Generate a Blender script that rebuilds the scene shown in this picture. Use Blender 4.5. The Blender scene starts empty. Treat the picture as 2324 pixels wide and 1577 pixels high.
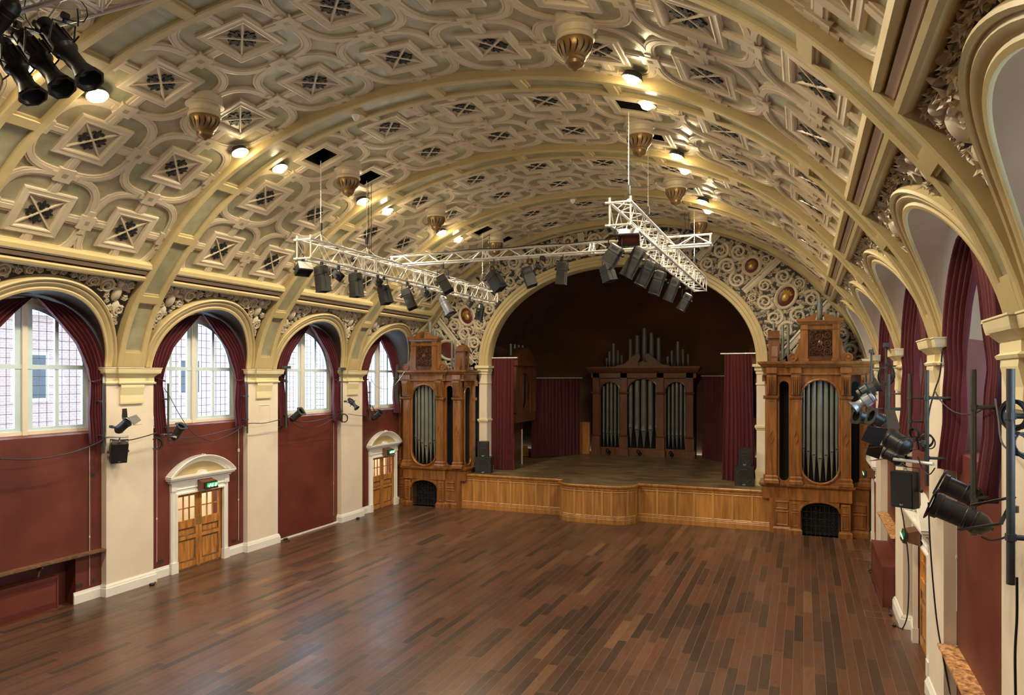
import bpy, math, random
import numpy as np
from mathutils import Vector, Matrix
R = math.radians
SC = bpy.context.scene
COL = SC.collection

# ---------------------------------------------------------------- camera
F, PSI, VH, CH = 1634.4, .3846, 854.5, 5.4
cam = bpy.data.cameras.new('camera'); camo = bpy.data.objects.new('camera', cam); COL.objects.link(camo)
cam.sensor_width = 36; cam.lens = 36 * F / 2324
cam.shift_y = (VH - 788.5) / 2324
cam.clip_start = .05; cam.clip_end = 300
camo.location = (0, 0, CH); camo.rotation_euler = (R(90), 0, PSI)
SC.camera = camo
SC.view_settings.view_transform = 'Standard'; SC.view_settings.look = 'None'
SC.view_settings.gamma = 1; SC.view_settings.use_curve_mapping = False
SC.view_settings.exposure = 0.2

# ---------------------------------------------------------------- sky and daylight
w = bpy.data.worlds.new('world'); SC.world = w; w.use_nodes = True
bgn = w.node_tree.nodes['Background']
bgn.inputs[0].default_value = (.62, .82, 1, 1); bgn.inputs[1].default_value = 7.0
LAMP_W = 190
HEAD_W = 0
FACT = dict(window_clear=1)
XC, TT = -6.9, 22.865
YC = {b: 10.91 + 4.84 * b for b in range(-1, 4)}          # bay centres
PC = {k: 8.49 + 4.84 * k for k in range(-1, 4)}           # pillar / rib centres
SIDE = {'L': dict(d=1, xf=-15.85, xw=-16.02, xg=-16.3, zc=5.63, zs=4.03, name='left'),
        'R': dict(d=-1, xf=1.98, xw=2.15, xg=2.88, zc=6.0, zs=4.26, name='right')}
for b in YC:                                               # daylight portals outside every window
    for s in SIDE.values():
        a = bpy.data.lights.new('window_daylight', 'AREA'); a.shape = 'RECTANGLE'; a.size = 3.3; a.size_y = 3.2
        a.cycles.is_portal = True
        o = bpy.data.objects.new('window_daylight', a); COL.objects.link(o)
        o.location = (s['xg'] - s['d'] * .35, YC[b], 5.6)
        o.rotation_euler = (0, R(-90) if s['d'] > 0 else R(90), 0)

# ---------------------------------------------------------------- pixel helpers (photo frame 2324x1577)
def ray(u, v):
    d = np.array([-math.sin(PSI), math.cos(PSI), 0]); r = np.array([math.cos(PSI), math.sin(PSI), 0])
    return d + (u - 1162) / F * r + np.array([0, 0, -(v - VH) / F])
def _p(u, v, ax, val):
    r = ray(u, v); o = (0, 0, CH); t = (val - o[ax]) / r[ax]
    return Vector((t * r[0], t * r[1], CH + t * r[2]))
def ux(u, v, x): return _p(u, v, 0, x)
def uy(u, v, y): return _p(u, v, 1, y)
def uz(u, v, z): return _p(u, v, 2, z)

# ---------------------------------------------------------------- vault curve
def _spline(pts, n=1200):
    P = np.array(pts, float); d = np.r_[0, np.cumsum(np.hypot(*np.diff(P, axis=0).T))]
    m = len(P); h = np.diff(d); out = []
    for k in range(2):
        A = np.zeros((m, m)); B = np.zeros(m); A[0, 0] = A[-1, -1] = 1; y = P[:, k]
        for i in range(1, m - 1):
            A[i, i-1] = h[i-1]; A[i, i] = 2 * (h[i-1] + h[i]); A[i, i+1] = h[i]
            B[i] = 6 * ((y[i+1] - y[i]) / h[i] - (y[i] - y[i-1]) / h[i-1])
        M = np.linalg.solve(A, B); q = np.linspace(0, d[-1], n); i = np.clip(np.searchsorted(d, q) - 1, 0, m - 2)
        a = d[i+1] - q; b = q - d[i]
        out.append(M[i]*a**3/6/h[i] + M[i+1]*b**3/6/h[i] + (y[i]/h[i] - M[i]*h[i]/6)*a + (y[i+1]/h[i] - M[i+1]*h[i]/6)*b)
    return np.array(out).T
_S = [8.92, 8.74, 8.33, 7.93, 7.1, 5.6, 3.8, 2.0, 0]; _Z = [5.63, 6.35, 7.25, 7.8, 8.78, 9.95, 10.74, 11.15, 11.3]
_C = _spline([(-s, z) for s, z in zip(_S, _Z)] + [(s, z) for s, z in list(zip(_S, _Z))[::-1][1:]])
_T = np.r_[0, np.cumsum(np.hypot(*np.diff(_C, axis=0).T))]; _T *= TT / _T[-1]
_DX = np.gradient(_C[:, 0], _T); _DZ = np.gradient(_C[:, 1], _T)
def vp(t, y, n=0.):
    x = np.interp(t, _T, _C[:, 0]); z = np.interp(t, _T, _C[:, 1])
    dx = np.interp(t, _T, _DX); dz = np.interp(t, _T, _DZ); l = math.hypot(dx, dz)
    return (XC + x - dz / l * n, y, z + dx / l * n)
def wt(s, t): return t if s['d'] > 0 else 22.5 - t

# ---------------------------------------------------------------- mesh builder
class MB:
    def __init__(self): self.v = []; self.f = []; self.m = []; self.mi = 0
    def add(self, vs, fs):
        o = len(self.v); self.v += [tuple(p) for p in vs]
        self.f += [tuple(i + o for i in f) for f in fs]; self.m += [self.mi] * len(fs); return self
    def box(self, a, b):
        x0, x1 = sorted((a[0], b[0])); y0, y1 = sorted((a[1], b[1])); z0, z1 = sorted((a[2], b[2]))
        return self.add([(x0,y0,z0),(x1,y0,z0),(x1,y1,z0),(x0,y1,z0),(x0,y0,z1),(x1,y0,z1),(x1,y1,z1),(x0,y1,z1)],
                        [(0,3,2,1),(4,5,6,7),(0,1,5,4),(1,2,6,5),(2,3,7,6),(3,0,4,7)])
    def cbox(self, c, s): return self.box([c[i] - s[i] / 2 for i in range(3)], [c[i] + s[i] / 2 for i in range(3)])
    def obox(self, c, X, Y, Z, s):
        c = Vector(c); vs = [c + X * (i * s[0] / 2) + Y * (j * s[1] / 2) + Z * (k * s[2] / 2) for k in (-1, 1) for (i, j) in ((-1,-1),(1,-1),(1,1),(-1,1))]
        return self.add(vs, [(0,3,2,1),(4,5,6,7),(0,1,5,4),(1,2,6,5),(2,3,7,6),(3,0,4,7)])
    def tube(self, pts, r, n=8, cap=True):
        pts = [Vector(p) for p in pts]; rings = []
        up = None
        for i, p in enumerate(pts):
            d = (pts[min(i+1, len(pts)-1)] - pts[max(i-1, 0)]).normalized()
            if up is None: up = d.orthogonal().normalized()
            up = (up - d * up.dot(d)).normalized(); s = d.cross(up)
            rr = r[i] if isinstance(r, (list, tuple)) else r
            rings.append([p + (up * math.cos(2*math.pi*k/n) + s * math.sin(2*math.pi*k/n)) * rr for k in range(n)])
        vs = [q for g in rings for q in g]; fs = []
        for i in range(len(pts) - 1):
            for k in range(n): fs.append((i*n+k, i*n+(k+1)%n, (i+1)*n+(k+1)%n, (i+1)*n+k))
        if cap: fs.append(tuple(range(n))[::-1]); fs.append(tuple(range((len(pts)-1)*n, len(pts)*n)))
        return self.add(vs, fs)
    def lathe(self, prof, c=(0,0,0), ax=(0,0,1), n=24, cap=True):
        A = Vector(ax).normalized(); U = A.orthogonal().normalized(); V = A.cross(U); c = Vector(c); vs = []; fs = []
        for r, h in prof:
            for k in range(n):
                a = 2*math.pi*k/n; vs.append(c + A*h + (U*math.cos(a) + V*math.sin(a)) * r)
        for i in range(len(prof) - 1):
            for k in range(n): fs.append((i*n+k, i*n+(k+1)%n, (i+1)*n+(k+1)%n, (i+1)*n+k))
        if cap: fs.append(tuple(range(n))[::-1]); fs.append(tuple(range((len(prof)-1)*n, len(prof)*n)))
        return self.add(vs, fs)
    def prism(self, poly, fn, h0, h1):                    # poly of (a,b); fn(a,b,h) -> point
        n = len(poly); vs = [fn(a, b, h0) for a, b in poly] + [fn(a, b, h1) for a, b in poly]
        fs = [tuple(range(n)), tuple(range(2*n-1, n-1, -1))] + [(i, i+n, (i+1)%n+n, (i+1)%n) for i in range(n)]
        return self.add(vs, fs)
    def loft(self, rows, close=False):
        n = len(rows[0]); vs = [p for r in rows for p in r]; fs = []
        for i in range(len(rows) - 1):
            for k in range(n if close else n - 1): fs.append((i*n+k, i*n+(k+1)%n, (i+1)*n+(k+1)%n, (i+1)*n+k))
        return self.add(vs, fs)
    def strip(self, path, prof, fn, close=False):          # path (a,b); prof (offset across, h)
        n = len(path); rows = []
        for i in range(n):
            if close: p0, p1, p2 = path[i-1], path[i], path[(i+1) % n]
            else: p0, p1, p2 = path[max(i-1, 0)], path[i], path[min(i+1, n-1)]
            d1 = (p1[0]-p0[0], p1[1]-p0[1]); d2 = (p2[0]-p1[0], p2[1]-p1[1])
            if not close and i == 0: d1 = d2
            if not close and i == n-1: d2 = d1
            l1 = math.hypot(*d1) or 1; l2 = math.hypot(*d2) or 1
            n1 = (-d1[1]/l1, d1[0]/l1); n2 = (-d2[1]/l2, d2[0]/l2)
            m = (n1[0]+n2[0], n1[1]+n2[1]); ml = math.hypot(*m) or 1; m = (m[0]/ml, m[1]/ml)
            k = 1 / max(.35, m[0]*n1[0] + m[1]*n1[1])
            rows.append([fn(p1[0] + m[0]*o*k, p1[1] + m[1]*o*k, h) for o, h in prof])
        if close: rows.append(rows[0])
        return self.loft(rows)
    def build(self, name, mats, parent=None, smooth=False, loc=None):
        me = bpy.data.meshes.new(name); org = Vector(loc) if loc is not None else (parent.get('_w') and Vector(parent['_w']) if parent else None)
        vs = self.v
        if org: vs = [(p[0]-org[0], p[1]-org[1], p[2]-org[2]) for p in vs]
        me.from_pydata([tuple(map(float, p)) for p in vs], [], self.f)
        for m in (mats if isinstance(mats, (list, tuple)) else [mats]): me.materials.append(m)
        if any(self.m): me.polygons.foreach_set('material_index', self.m)
        if smooth: me.shade_smooth() if hasattr(me, 'shade_smooth') else me.polygons.foreach_set('use_smooth', [True]*len(self.f))
        me.update(); o = bpy.data.objects.new(name, me); COL.objects.link(o)
        if org: o['_w'] = [float(c) for c in org]
        if parent: o.parent = parent
        elif org: o.location = org
        if smooth == 'auto':
            try: me.set_sharp_from_angle(angle=R(50) if name == 'foliage_relief' else R(35))
            except Exception: pass
        return o

def recalc(o):
    import bmesh
    b = bmesh.new(); b.from_mesh(o.data); bmesh.ops.recalc_face_normals(b, faces=b.faces); b.to_mesh(o.data); b.free(); return o
def empty(name, loc=(0,0,0), label=None, cat=None, group=None, kind=None):
    o = bpy.data.objects.new(name, None); COL.objects.link(o); o.location = loc; o.empty_display_size = .1
    o['_w'] = [float(c) for c in loc]; tag(o, label, cat, group, kind); return o
def tag(o, label=None, cat=None, group=None, kind=None):
    if label: o['label'] = label
    if cat: o['category'] = cat
    if group: o['group'] = group
    if kind: o['kind'] = kind
    return o

# ---------------------------------------------------------------- materials
def mat(name, c, rough=.6, metal=0, var=.12, scale=3., bump=0., bscale=40., coat=0, sheen=0, c2=None, stretch=(1,1,1), detail=4, rvar=0):
    m = bpy.data.materials.new(name); m.use_nodes = True; nt = m.node_tree; N = nt.nodes; L = nt.links
    p = N['Principled BSDF']; p.inputs['Roughness'].default_value = rough; p.inputs['Metallic'].default_value = metal
    if coat: p.inputs['Coat Weight'].default_value = coat; p.inputs['Coat Roughness'].default_value = .15
    if sheen: p.inputs['Sheen Weight'].default_value = sheen; p.inputs['Sheen Roughness'].default_value = .4
    tc = N.new('ShaderNodeTexCoord'); mp = N.new('ShaderNodeMapping'); mp.inputs['Scale'].default_value = stretch
    L.new(tc.outputs['Object'], mp.inputs[0])
    nz = N.new('ShaderNodeTexNoise'); nz.inputs['Scale'].default_value = scale; nz.inputs['Detail'].default_value = detail
    L.new(mp.outputs[0], nz.inputs['Vector'])
    cr = N.new('ShaderNodeValToRGB'); cr.color_ramp.elements[0].position = .3; cr.color_ramp.elements[1].position = .7
    lo = [x * (1 - var) for x in c]; hi = [min(1, x * (1 + var)) for x in (c2 or c)]
    cr.color_ramp.elements[0].color = (*lo, 1); cr.color_ramp.elements[1].color = (*hi, 1)
    L.new(nz.outputs[0], cr.inputs[0]); L.new(cr.outputs[0], p.inputs['Base Color'])
    if bump:
        n2 = N.new('ShaderNodeTexNoise'); n2.inputs['Scale'].default_value = bscale; n2.inputs['Detail'].default_value = 3
        L.new(mp.outputs[0], n2.inputs['Vector'])
        b = N.new('ShaderNodeBump'); b.inputs['Strength'].default_value = bump; b.inputs['Distance'].default_value = .02
        L.new(n2.outputs[0], b.inputs['Height']); L.new(b.outputs[0], p.inputs['Normal'])
    if rvar:
        mr = N.new('ShaderNodeMapRange'); mr.inputs['To Min'].default_value = rough - rvar; mr.inputs['To Max'].default_value = rough + rvar
        L.new(nz.outputs[0], mr.inputs[0]); L.new(mr.outputs[0], p.inputs['Roughness'])
    return m
def emit(name, c, s):
    m = bpy.data.materials.new(name); m.use_nodes = True; p = m.node_tree.nodes['Principled BSDF']
    p.inputs['Base Color'].default_value = (*c, 1); p.inputs['Emission Color'].default_value = (*c, 1); p.inputs['Emission Strength'].default_value = s
    return m
M = {}
M['plaster'] = mat('cream_plaster', (.60, .505, .36), .40, bump=.08, bscale=25, var=.06)
M['rib'] = mat('ochre_plaster', (.52, .415, .205), .42, bump=.06, bscale=20, var=.06)
M['green'] = mat('sage_panel', (.31, .305, .195), .24, bump=.5, bscale=4, var=.1, c2=(.36, .34, .21), coat=.3)
M['beige'] = mat('beige_panel', (.35, .31, .20), .24, bump=.5, bscale=4, var=.1, c2=(.40, .35, .225), coat=.3)
M['bisque'] = mat('bisque_panel', (.46, .39, .27), .35, bump=.1, bscale=6, var=.1)
M['pine2'] = mat('pine_stile', (.48, .25, .075), .34, var=.15, scale=1.8, stretch=(5, 5, .5), coat=.15)
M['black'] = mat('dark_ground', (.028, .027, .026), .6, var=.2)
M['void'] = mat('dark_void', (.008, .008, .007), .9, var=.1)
M['iron'] = mat('dark_iron', (.012, .015, .014), .6, var=.2)
M['cream'] = mat('cream_wall', (.80, .70, .56), .6, var=.05, scale=1.2, bump=.05)
M['yellow'] = mat('primrose_plaster', (.78, .68, .41), .5, var=.05)
M['white'] = mat('white_gloss', (.86, .84, .78), .3, var=.03)
M['red'] = mat('maroon_wall', (.115, .023, .015), .5, var=.22, scale=.9, c2=(.138, .030, .018), bump=.05, detail=6)
M['pinkband'] = mat('pink_band', (.56, .44, .36), .5, var=.05)
M['brownband'] = mat('brown_band', (.13, .075, .02), .5, var=.1)
M['relief'] = mat('relief_plaster', (.60, .52, .385), .45, var=.1, bump=.15, bscale=18)
M['soffitL'] = mat('umber_soffit', (.055, .034, .024), .6, var=.12, scale=1.5)  # same paint as the right soffit, backlit shade put into the colour
M['soffitR'] = mat('tan_soffit', (.34, .205, .115), .6, var=.12, scale=1.5)  # lighter copy of the same soffit paint, for the lit side
M['wood'] = mat('oak_case', (.21, .078, .02), .32, var=.3, scale=2.2, stretch=(4, 4, .5), c2=(.25, .10, .025), bump=.05, coat=.2)
M['wood2'] = mat('dark_oak', (.16, .06, .022), .35, var=.25, scale=2.2, stretch=(4, 4, .5), coat=.2)
M['carve'] = mat('carved_oak', (.10, .04, .02), .25, var=.2, coat=.4)
M['pine'] = mat('pine_panel', (.36, .155, .036), .36, var=.22, scale=1.8, stretch=(5, 5, .5), c2=(.42, .19, .045), coat=.15)
M['doorwood'] = mat('worn_pine', (.42, .155, .03), .45, var=.35, scale=3, stretch=(4, 4, .6), c2=(.5, .22, .05))
M['worn'] = mat('worn_edge', (.16, .08, .04), .6, var=.5, scale=9)
M['pipe'] = mat('organ_metal', (.25, .265, .22), .38, metal=.35, var=.15, scale=1.5)
M['velvet'] = mat('maroon_velvet', (.085, .006, .012), .85, var=.2, scale=5, sheen=.08, stretch=(6, 6, .4))
M['velvet2'] = mat('dark_velvet', (.07, .008, .012), .85, var=.25, stretch=(6, 6, .4))
M['lining'] = mat('black_lining', (.06, .065, .075), .8)
M['apse'] = mat('stage_shell', (.17, .078, .034), .8, var=.3, scale=.5)
M['stagefloor'] = mat('stage_boards', (.12, .085, .045), .42, var=.45, scale=1.2, stretch=(1, 3, 1), detail=9, c2=(.17, .12, .06))
M['alu'] = mat('aluminium', (.86, .84, .78), .34, metal=.35, var=.08)
M['steel'] = mat('dark_steel', (.075, .078, .075), .45, metal=.3, var=.15)
M['tin'] = mat('lamp_black', (.022, .023, .024), .38, var=.3, scale=6)
M['tin2'] = mat('lamp_grey', (.038, .04, .036), .4, metal=.2, var=.25, scale=5)
M['silver'] = mat('lamp_silver', (.35, .37, .4), .35, metal=.6, var=.2)
M['bronze'] = mat('bronze', (.27, .165, .07), .38, metal=.5, var=.25, scale=4)
M['gold'] = mat('gilt', (.55, .36, .09), .35, metal=.5, var=.2)
M['medal'] = mat('oxblood_medallion', (.11, .02, .012), .4, var=.1)
M['cable'] = mat('black_cable', (.018, .018, .018), .5)
M['marble'] = mat('grained_shelf', (.36, .13, .05), .4, var=.6, scale=14, c2=(.6, .33, .14))
M['frame'] = mat('window_paint', (.60, .75, .80), .35, var=.03)  # blue of the daylight outside is mixed into the sash colour
M['cordm'] = mat('white_cord', (.72, .66, .56), .6)
M['socket'] = mat('dark_socket', (.05, .04, .035), .4)
M['brass'] = mat('brass', (.5, .35, .12), .35, metal=.7)
M['brick'] = None
M['bulb'] = emit('warm_bulb', (1, .80, .42), 55)
M['exitg'] = emit('exit_green', (.02, .42, .10), 1.2)
M['exitw'] = emit('exit_white', (.85, 1, .8), 2.4)

def brickmat():
    m = bpy.data.materials.new('brickwork'); m.use_nodes = True; N = m.node_tree.nodes; L = m.node_tree.links
    tc = N.new('ShaderNodeTexCoord'); sx = N.new('ShaderNodeSeparateXYZ'); cx = N.new('ShaderNodeCombineXYZ')
    L.new(tc.outputs['Object'], sx.inputs[0]); L.new(sx.outputs[1], cx.inputs[0]); L.new(sx.outputs[2], cx.inputs[1])
    b = N.new('ShaderNodeTexBrick'); b.inputs['Scale'].default_value = 3
    b.inputs['Color1'].default_value = (.36, .23, .20, 1); b.inputs['Color2'].default_value = (.30, .21, .19, 1); b.inputs['Mortar'].default_value = (.46, .44, .42, 1)
    b.inputs['Mortar Size'].default_value = .012
    L.new(cx.outputs[0], b.inputs['Vector']); L.new(b.outputs[0], N['Principled BSDF'].inputs['Base Color'])
    N['Principled BSDF'].inputs['Roughness'].default_value = .9
    return m
M['brick'] = brickmat()
def floormat():
    m = bpy.data.materials.new('hardwood_floor'); m.use_nodes = True; N = m.node_tree.nodes; L = m.node_tree.links
    P = N['Principled BSDF']; tc = N.new('ShaderNodeTexCoord'); sx = N.new('ShaderNodeSeparateXYZ'); cx = N.new('ShaderNodeCombineXYZ')
    L.new(tc.outputs['Object'], sx.inputs[0]); L.new(sx.outputs[1], cx.inputs[0]); L.new(sx.outputs[0], cx.inputs[1])
    def brick(c1, c2, mo, ms, off, seed):
        b = N.new('ShaderNodeTexBrick'); b.offset = off; b.offset_frequency = 2; b.squash = 1
        b.inputs['Scale'].default_value = 1; b.inputs['Brick Width'].default_value = 1.7; b.inputs['Row Height'].default_value = .185
        b.inputs['Mortar Size'].default_value = ms; b.inputs['Mortar Smooth'].default_value = 0
        b.inputs['Color1'].default_value = c1; b.inputs['Color2'].default_value = c2; b.inputs['Mortar'].default_value = mo
        return b
    # row-jittered board ends
    rw = N.new('ShaderNodeMath'); rw.operation = 'DIVIDE'; rw.inputs[1].default_value = .185; L.new(sx.outputs[0], rw.inputs[0])
    fl = N.new('ShaderNodeMath'); fl.operation = 'FLOOR'; L.new(rw.outputs[0], fl.inputs[0])
    wn = N.new('ShaderNodeTexWhiteNoise'); wn.noise_dimensions = '1D'; L.new(fl.outputs[0], wn.inputs['W'])
    mu = N.new('ShaderNodeMath'); mu.operation = 'MULTIPLY_ADD'; mu.inputs[1].default_value = 7.3; L.new(wn.outputs[0], mu.inputs[0]); L.new(sx.outputs[1], mu.inputs[2])
    c2 = N.new('ShaderNodeCombineXYZ'); L.new(mu.outputs[0], c2.inputs[0]); L.new(sx.outputs[0], c2.inputs[1])
    b = brick((0, 0, 0, 1), (1, 1, 1, 1), (0, 0, 0, 1), .0035, 0, 1); L.new(c2.outputs[0], b.inputs['Vector'])
    # board id colour
    dv = N.new('ShaderNodeMath'); dv.operation = 'DIVIDE'; dv.inputs[1].default_value = 1.7; L.new(mu.outputs[0], dv.inputs[0])
    fb = N.new('ShaderNodeMath'); fb.operation = 'FLOOR'; L.new(dv.outputs[0], fb.inputs[0])
    ci = N.new('ShaderNodeCombineXYZ'); L.new(fb.outputs[0], ci.inputs[0]); L.new(fl.outputs[0], ci.inputs[1])
    w2 = N.new('ShaderNodeTexWhiteNoise'); w2.noise_dimensions = '2D'; L.new(ci.outputs[0], w2.inputs['Vector'])
    cr = N.new('ShaderNodeValToRGB'); E = cr.color_ramp.elements; E[0].position = 0; E[0].color = (0.0430, 0.0274, 0.0199, 1); E[1].position = 1; E[1].color = (0.1720, 0.0896, 0.0448, 1)
    for p, c in ((.12, (0.0602, 0.0349, 0.0241, 1)), (.35, (0.0843, 0.0415, 0.0257, 1)), (.55, (0.0963, 0.0456, 0.0274, 1)), (.75, (0.1187, 0.0564, 0.0315, 1)), (.94, (0.1187, 0.0481, 0.0282, 1))):
        e = E.new(p); e.color = c
    L.new(w2.outputs[0], cr.inputs[0])
    mp = N.new('ShaderNodeMapping'); mp.inputs['Scale'].default_value = (9, 1.1, 1); L.new(tc.outputs['Object'], mp.inputs[0])
    nz = N.new('ShaderNodeTexNoise'); nz.inputs['Scale'].default_value = 2.2; nz.inputs['Detail'].default_value = 8; nz.inputs['Roughness'].default_value = .65; L.new(mp.outputs[0], nz.inputs['Vector'])
    mr = N.new('ShaderNodeMapRange'); mr.inputs['To Min'].default_value = .55; mr.inputs['To Max'].default_value = 1.45; L.new(nz.outputs[0], mr.inputs[0])
    mx = N.new('ShaderNodeMix'); mx.data_type = 'RGBA'; mx.blend_type = 'MULTIPLY'; mx.inputs[0].default_value = 1; L.new(cr.outputs[0], mx.inputs[6]); L.new(mr.outputs[0], mx.inputs[7])
    m2 = N.new('ShaderNodeMix'); m2.data_type = 'RGBA'; L.new(b.outputs['Fac'], m2.inputs[0]); L.new(mx.outputs[2], m2.inputs[6]); m2.inputs[7].default_value = (.20, .13, .08, 1)
    L.new(m2.outputs[2], P.inputs['Base Color'])
    n3 = N.new('ShaderNodeTexNoise'); n3.inputs['Scale'].default_value = 1.3; n3.inputs['Detail'].default_value = 6; L.new(tc.outputs['Object'], n3.inputs['Vector'])
    r3 = N.new('ShaderNodeMapRange'); r3.inputs['To Min'].default_value = .22; r3.inputs['To Max'].default_value = .40; L.new(n3.outputs[0], r3.inputs[0]); L.new(r3.outputs[0], P.inputs['Roughness'])
    bp = N.new('ShaderNodeBump'); bp.inputs['Strength'].default_value = .12; bp.inputs['Distance'].default_value = .01; L.new(nz.outputs[0], bp.inputs['Height']); L.new(bp.outputs[0], P.inputs['Normal'])
    return m
M['floor'] = floormat()
def glassmat():
    m = bpy.data.materials.new('window_glass'); m.use_nodes = True; N = m.node_tree.nodes; L = m.node_tree.links
    N.remove(N['Principled BSDF']); o = N['Material Output']; t = N.new('ShaderNodeBsdfTransparent'); t.inputs[0].default_value = (.93, .97, 1, 1)
    g = N.new('ShaderNodeBsdfGlossy'); g.inputs['Roughness'].default_value = .08; mx = N.new('ShaderNodeMixShader'); mx.inputs[0].default_value = .06
    L.new(t.outputs[0], mx.inputs[1]); L.new(g.outputs[0], mx.inputs[2]); L.new(mx.outputs[0], o.inputs[0]); return m
M['glass'] = glassmat()

# ================================================================ STRUCTURE
def circ(cx, cy, r, a0, a1, n): return [(cx + r*math.cos(a0+(a1-a0)*i/n), cy + r*math.sin(a0+(a1-a0)*i/n)) for i in range(n+1)]
def densify(path, step, close=False):
    out = []; n = len(path); m = n if close else n - 1
    for i in range(m):
        a, b = path[i], path[(i+1) % n]; k = max(1, int(math.hypot(b[0]-a[0], b[1]-a[1]) / step))
        out += [(a[0]+(b[0]-a[0])*j/k, a[1]+(b[1]-a[1])*j/k) for j in range(k)]
    if not close: out.append(path[-1])
    return out

fl = MB().add([(-17, -2.5, 0), (3.2, -2.5, 0), (3.2, 28.3, 0), (-17, 28.3, 0)], [(0, 1, 2, 3)]).build('floor', M['floor']); tag(fl, kind='structure')

BG = .2
# ---- ceiling shell
mb = MB()
ROWS = [3.45 + 1.935 * k for k in range(9)]
hatches = {}
for b in (1, 3):
    for c in (-1, 1): hatches[(b, c, 2)] = 1; hatches[(b, c, 6)] = 1
br = [-1, -.72, -.45, -.26, 0, .26, .45, .72, 1]
for b in range(-1, 4):
    for ci, c in enumerate((-1, 1)):
        yc = YC[b] + c * 1.01
        for k, tc in enumerate(ROWS):
            g = [[vp(tc + u * .9675, yc + v * 1.01, BG) for v in br] for u in br]
            o = len(mb.v); mb.v += [p for r in g for p in r]
            for i in range(8):
                for j in range(8):
                    if (b, c, k) in hatches and 2 < i + .5 < 5.5 and 2 < j + .5 < 5.5 and i in (2, 3, 4, 5) and j in (2, 3, 4, 5): continue
                    q = (i >= 4) ^ (j >= 4)
                    s = abs(i - 3.5) > 3 and abs(j - 3.5) > 3
                    mb.f.append((o+i*9+j, o+i*9+j+1, o+(i+1)*9+j+1, o+(i+1)*9+j)); mb.m.append(2 if (2 <= i <= 5 and 2 <= j <= 5) else 1 if (q or s) else 0)
# above cornices, behind the ribs and the plain bay behind the camera
def band(mb, t0, t1, y0, y1, n, mi=0, nt=2):
    rows = [[vp(t0 + (t1 - t0) * i / nt, y0, n), vp(t0 + (t1 - t0) * i / nt, y1, n)] for i in range(nt + 1)]
    mb.mi = mi; mb.loft(rows); mb.mi = 0
for k in PC: band(mb, 0, TT, PC[k] - .45, PC[k] + .45, .24, 0, 60)
band(mb, 0, TT, 27.4, 28.4, .24, 0, 60)
band(mb, 0, TT, -2.5, 3.3, .2, 0, 60)
for b in YC: band(mb, 2.2, 2.6, YC[b] - 2.03, YC[b] + 2.03, .24); band(mb, 19.8, 20.35, YC[b] - 2.03, YC[b] + 2.03, .24)
ceil = recalc(mb.build('ceiling', [M['green'], M['beige'], M['bisque']])); tag(ceil, kind='structure')
# hatch wells
def hatchwell(b, c, k):
    tc = ROWS[k]; yc = YC[b] + c * 1.01; m = MB(); a = .44
    q = [(-a, -a), (-a, a), (a, a), (a, -a)]
    lo = [vp(tc + u * .9675, yc + v * 1.01, BG - .01) for u, v in q]; hi = [vp(tc + u * .9675, yc + v * 1.01, BG + .8) for u, v in q]
    m.loft([lo + lo[:1], hi + hi[:1]]); m.add(hi, [(0, 1, 2, 3)])
    o = m.build('open_hatch', M['void'], ceil)
for h in hatches: hatchwell(*h)

PROF = lambda w, top=.152, bg=BG: [(-w, bg + .01), (-w, bg - .035), (-w + .03, bg - .04), (-w * .55, top + .015), (-w * .5, top), (w * .5, top), (w * .55, top + .015), (w - .03, bg - .04), (w, bg - .035), (w, bg + .01)]
def fleur(m, fn, ang, s=1.):
    ca, sa = math.cos(ang), math.sin(ang)
    def tr(a, b, h): return fn((a * ca - b * sa) * s, (a * sa + b * ca) * s, h)
    m.prism([(.10, -.016), (.15, -.018), (.20, -.034), (.245, -.028), (.30, 0), (.245, .028), (.20, .034), (.15, .018), (.10, .016)], tr, BG - .005, BG - .03)
    m.prism([(.068, -.034), (.095, -.012), (.105, -.012), (.105, .012), (.095, .012), (.068, .034)], tr, BG - .005, BG - .03)
    m.prism([(.105, -.05), (.122, -.05), (.122, .05), (.105, .05)], tr, BG - .005, BG - .032)
    for e in (-1, 1):
        p = [(.12, .008 * e), (.155, .034 * e), (.195, .052 * e), (.222, .078 * e), (.212, .104 * e), (.185, .108 * e), (.170, .092 * e)]
        m.strip(p, [(-.016, BG - .005), (-.016, BG - .03), (.016, BG - .03), (.016, BG - .005)], tr)
def ringpath():
    out = []; n = 44
    for i in range(n):
        a = 2 * math.pi * i / n; c, s = math.cos(a), math.sin(a); e = 3.2
        r = (abs(c) ** e + abs(s) ** e) ** (-1 / e) * .97
        out.append((c * r, s * r))
    return out
RP = ringpath()
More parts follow.
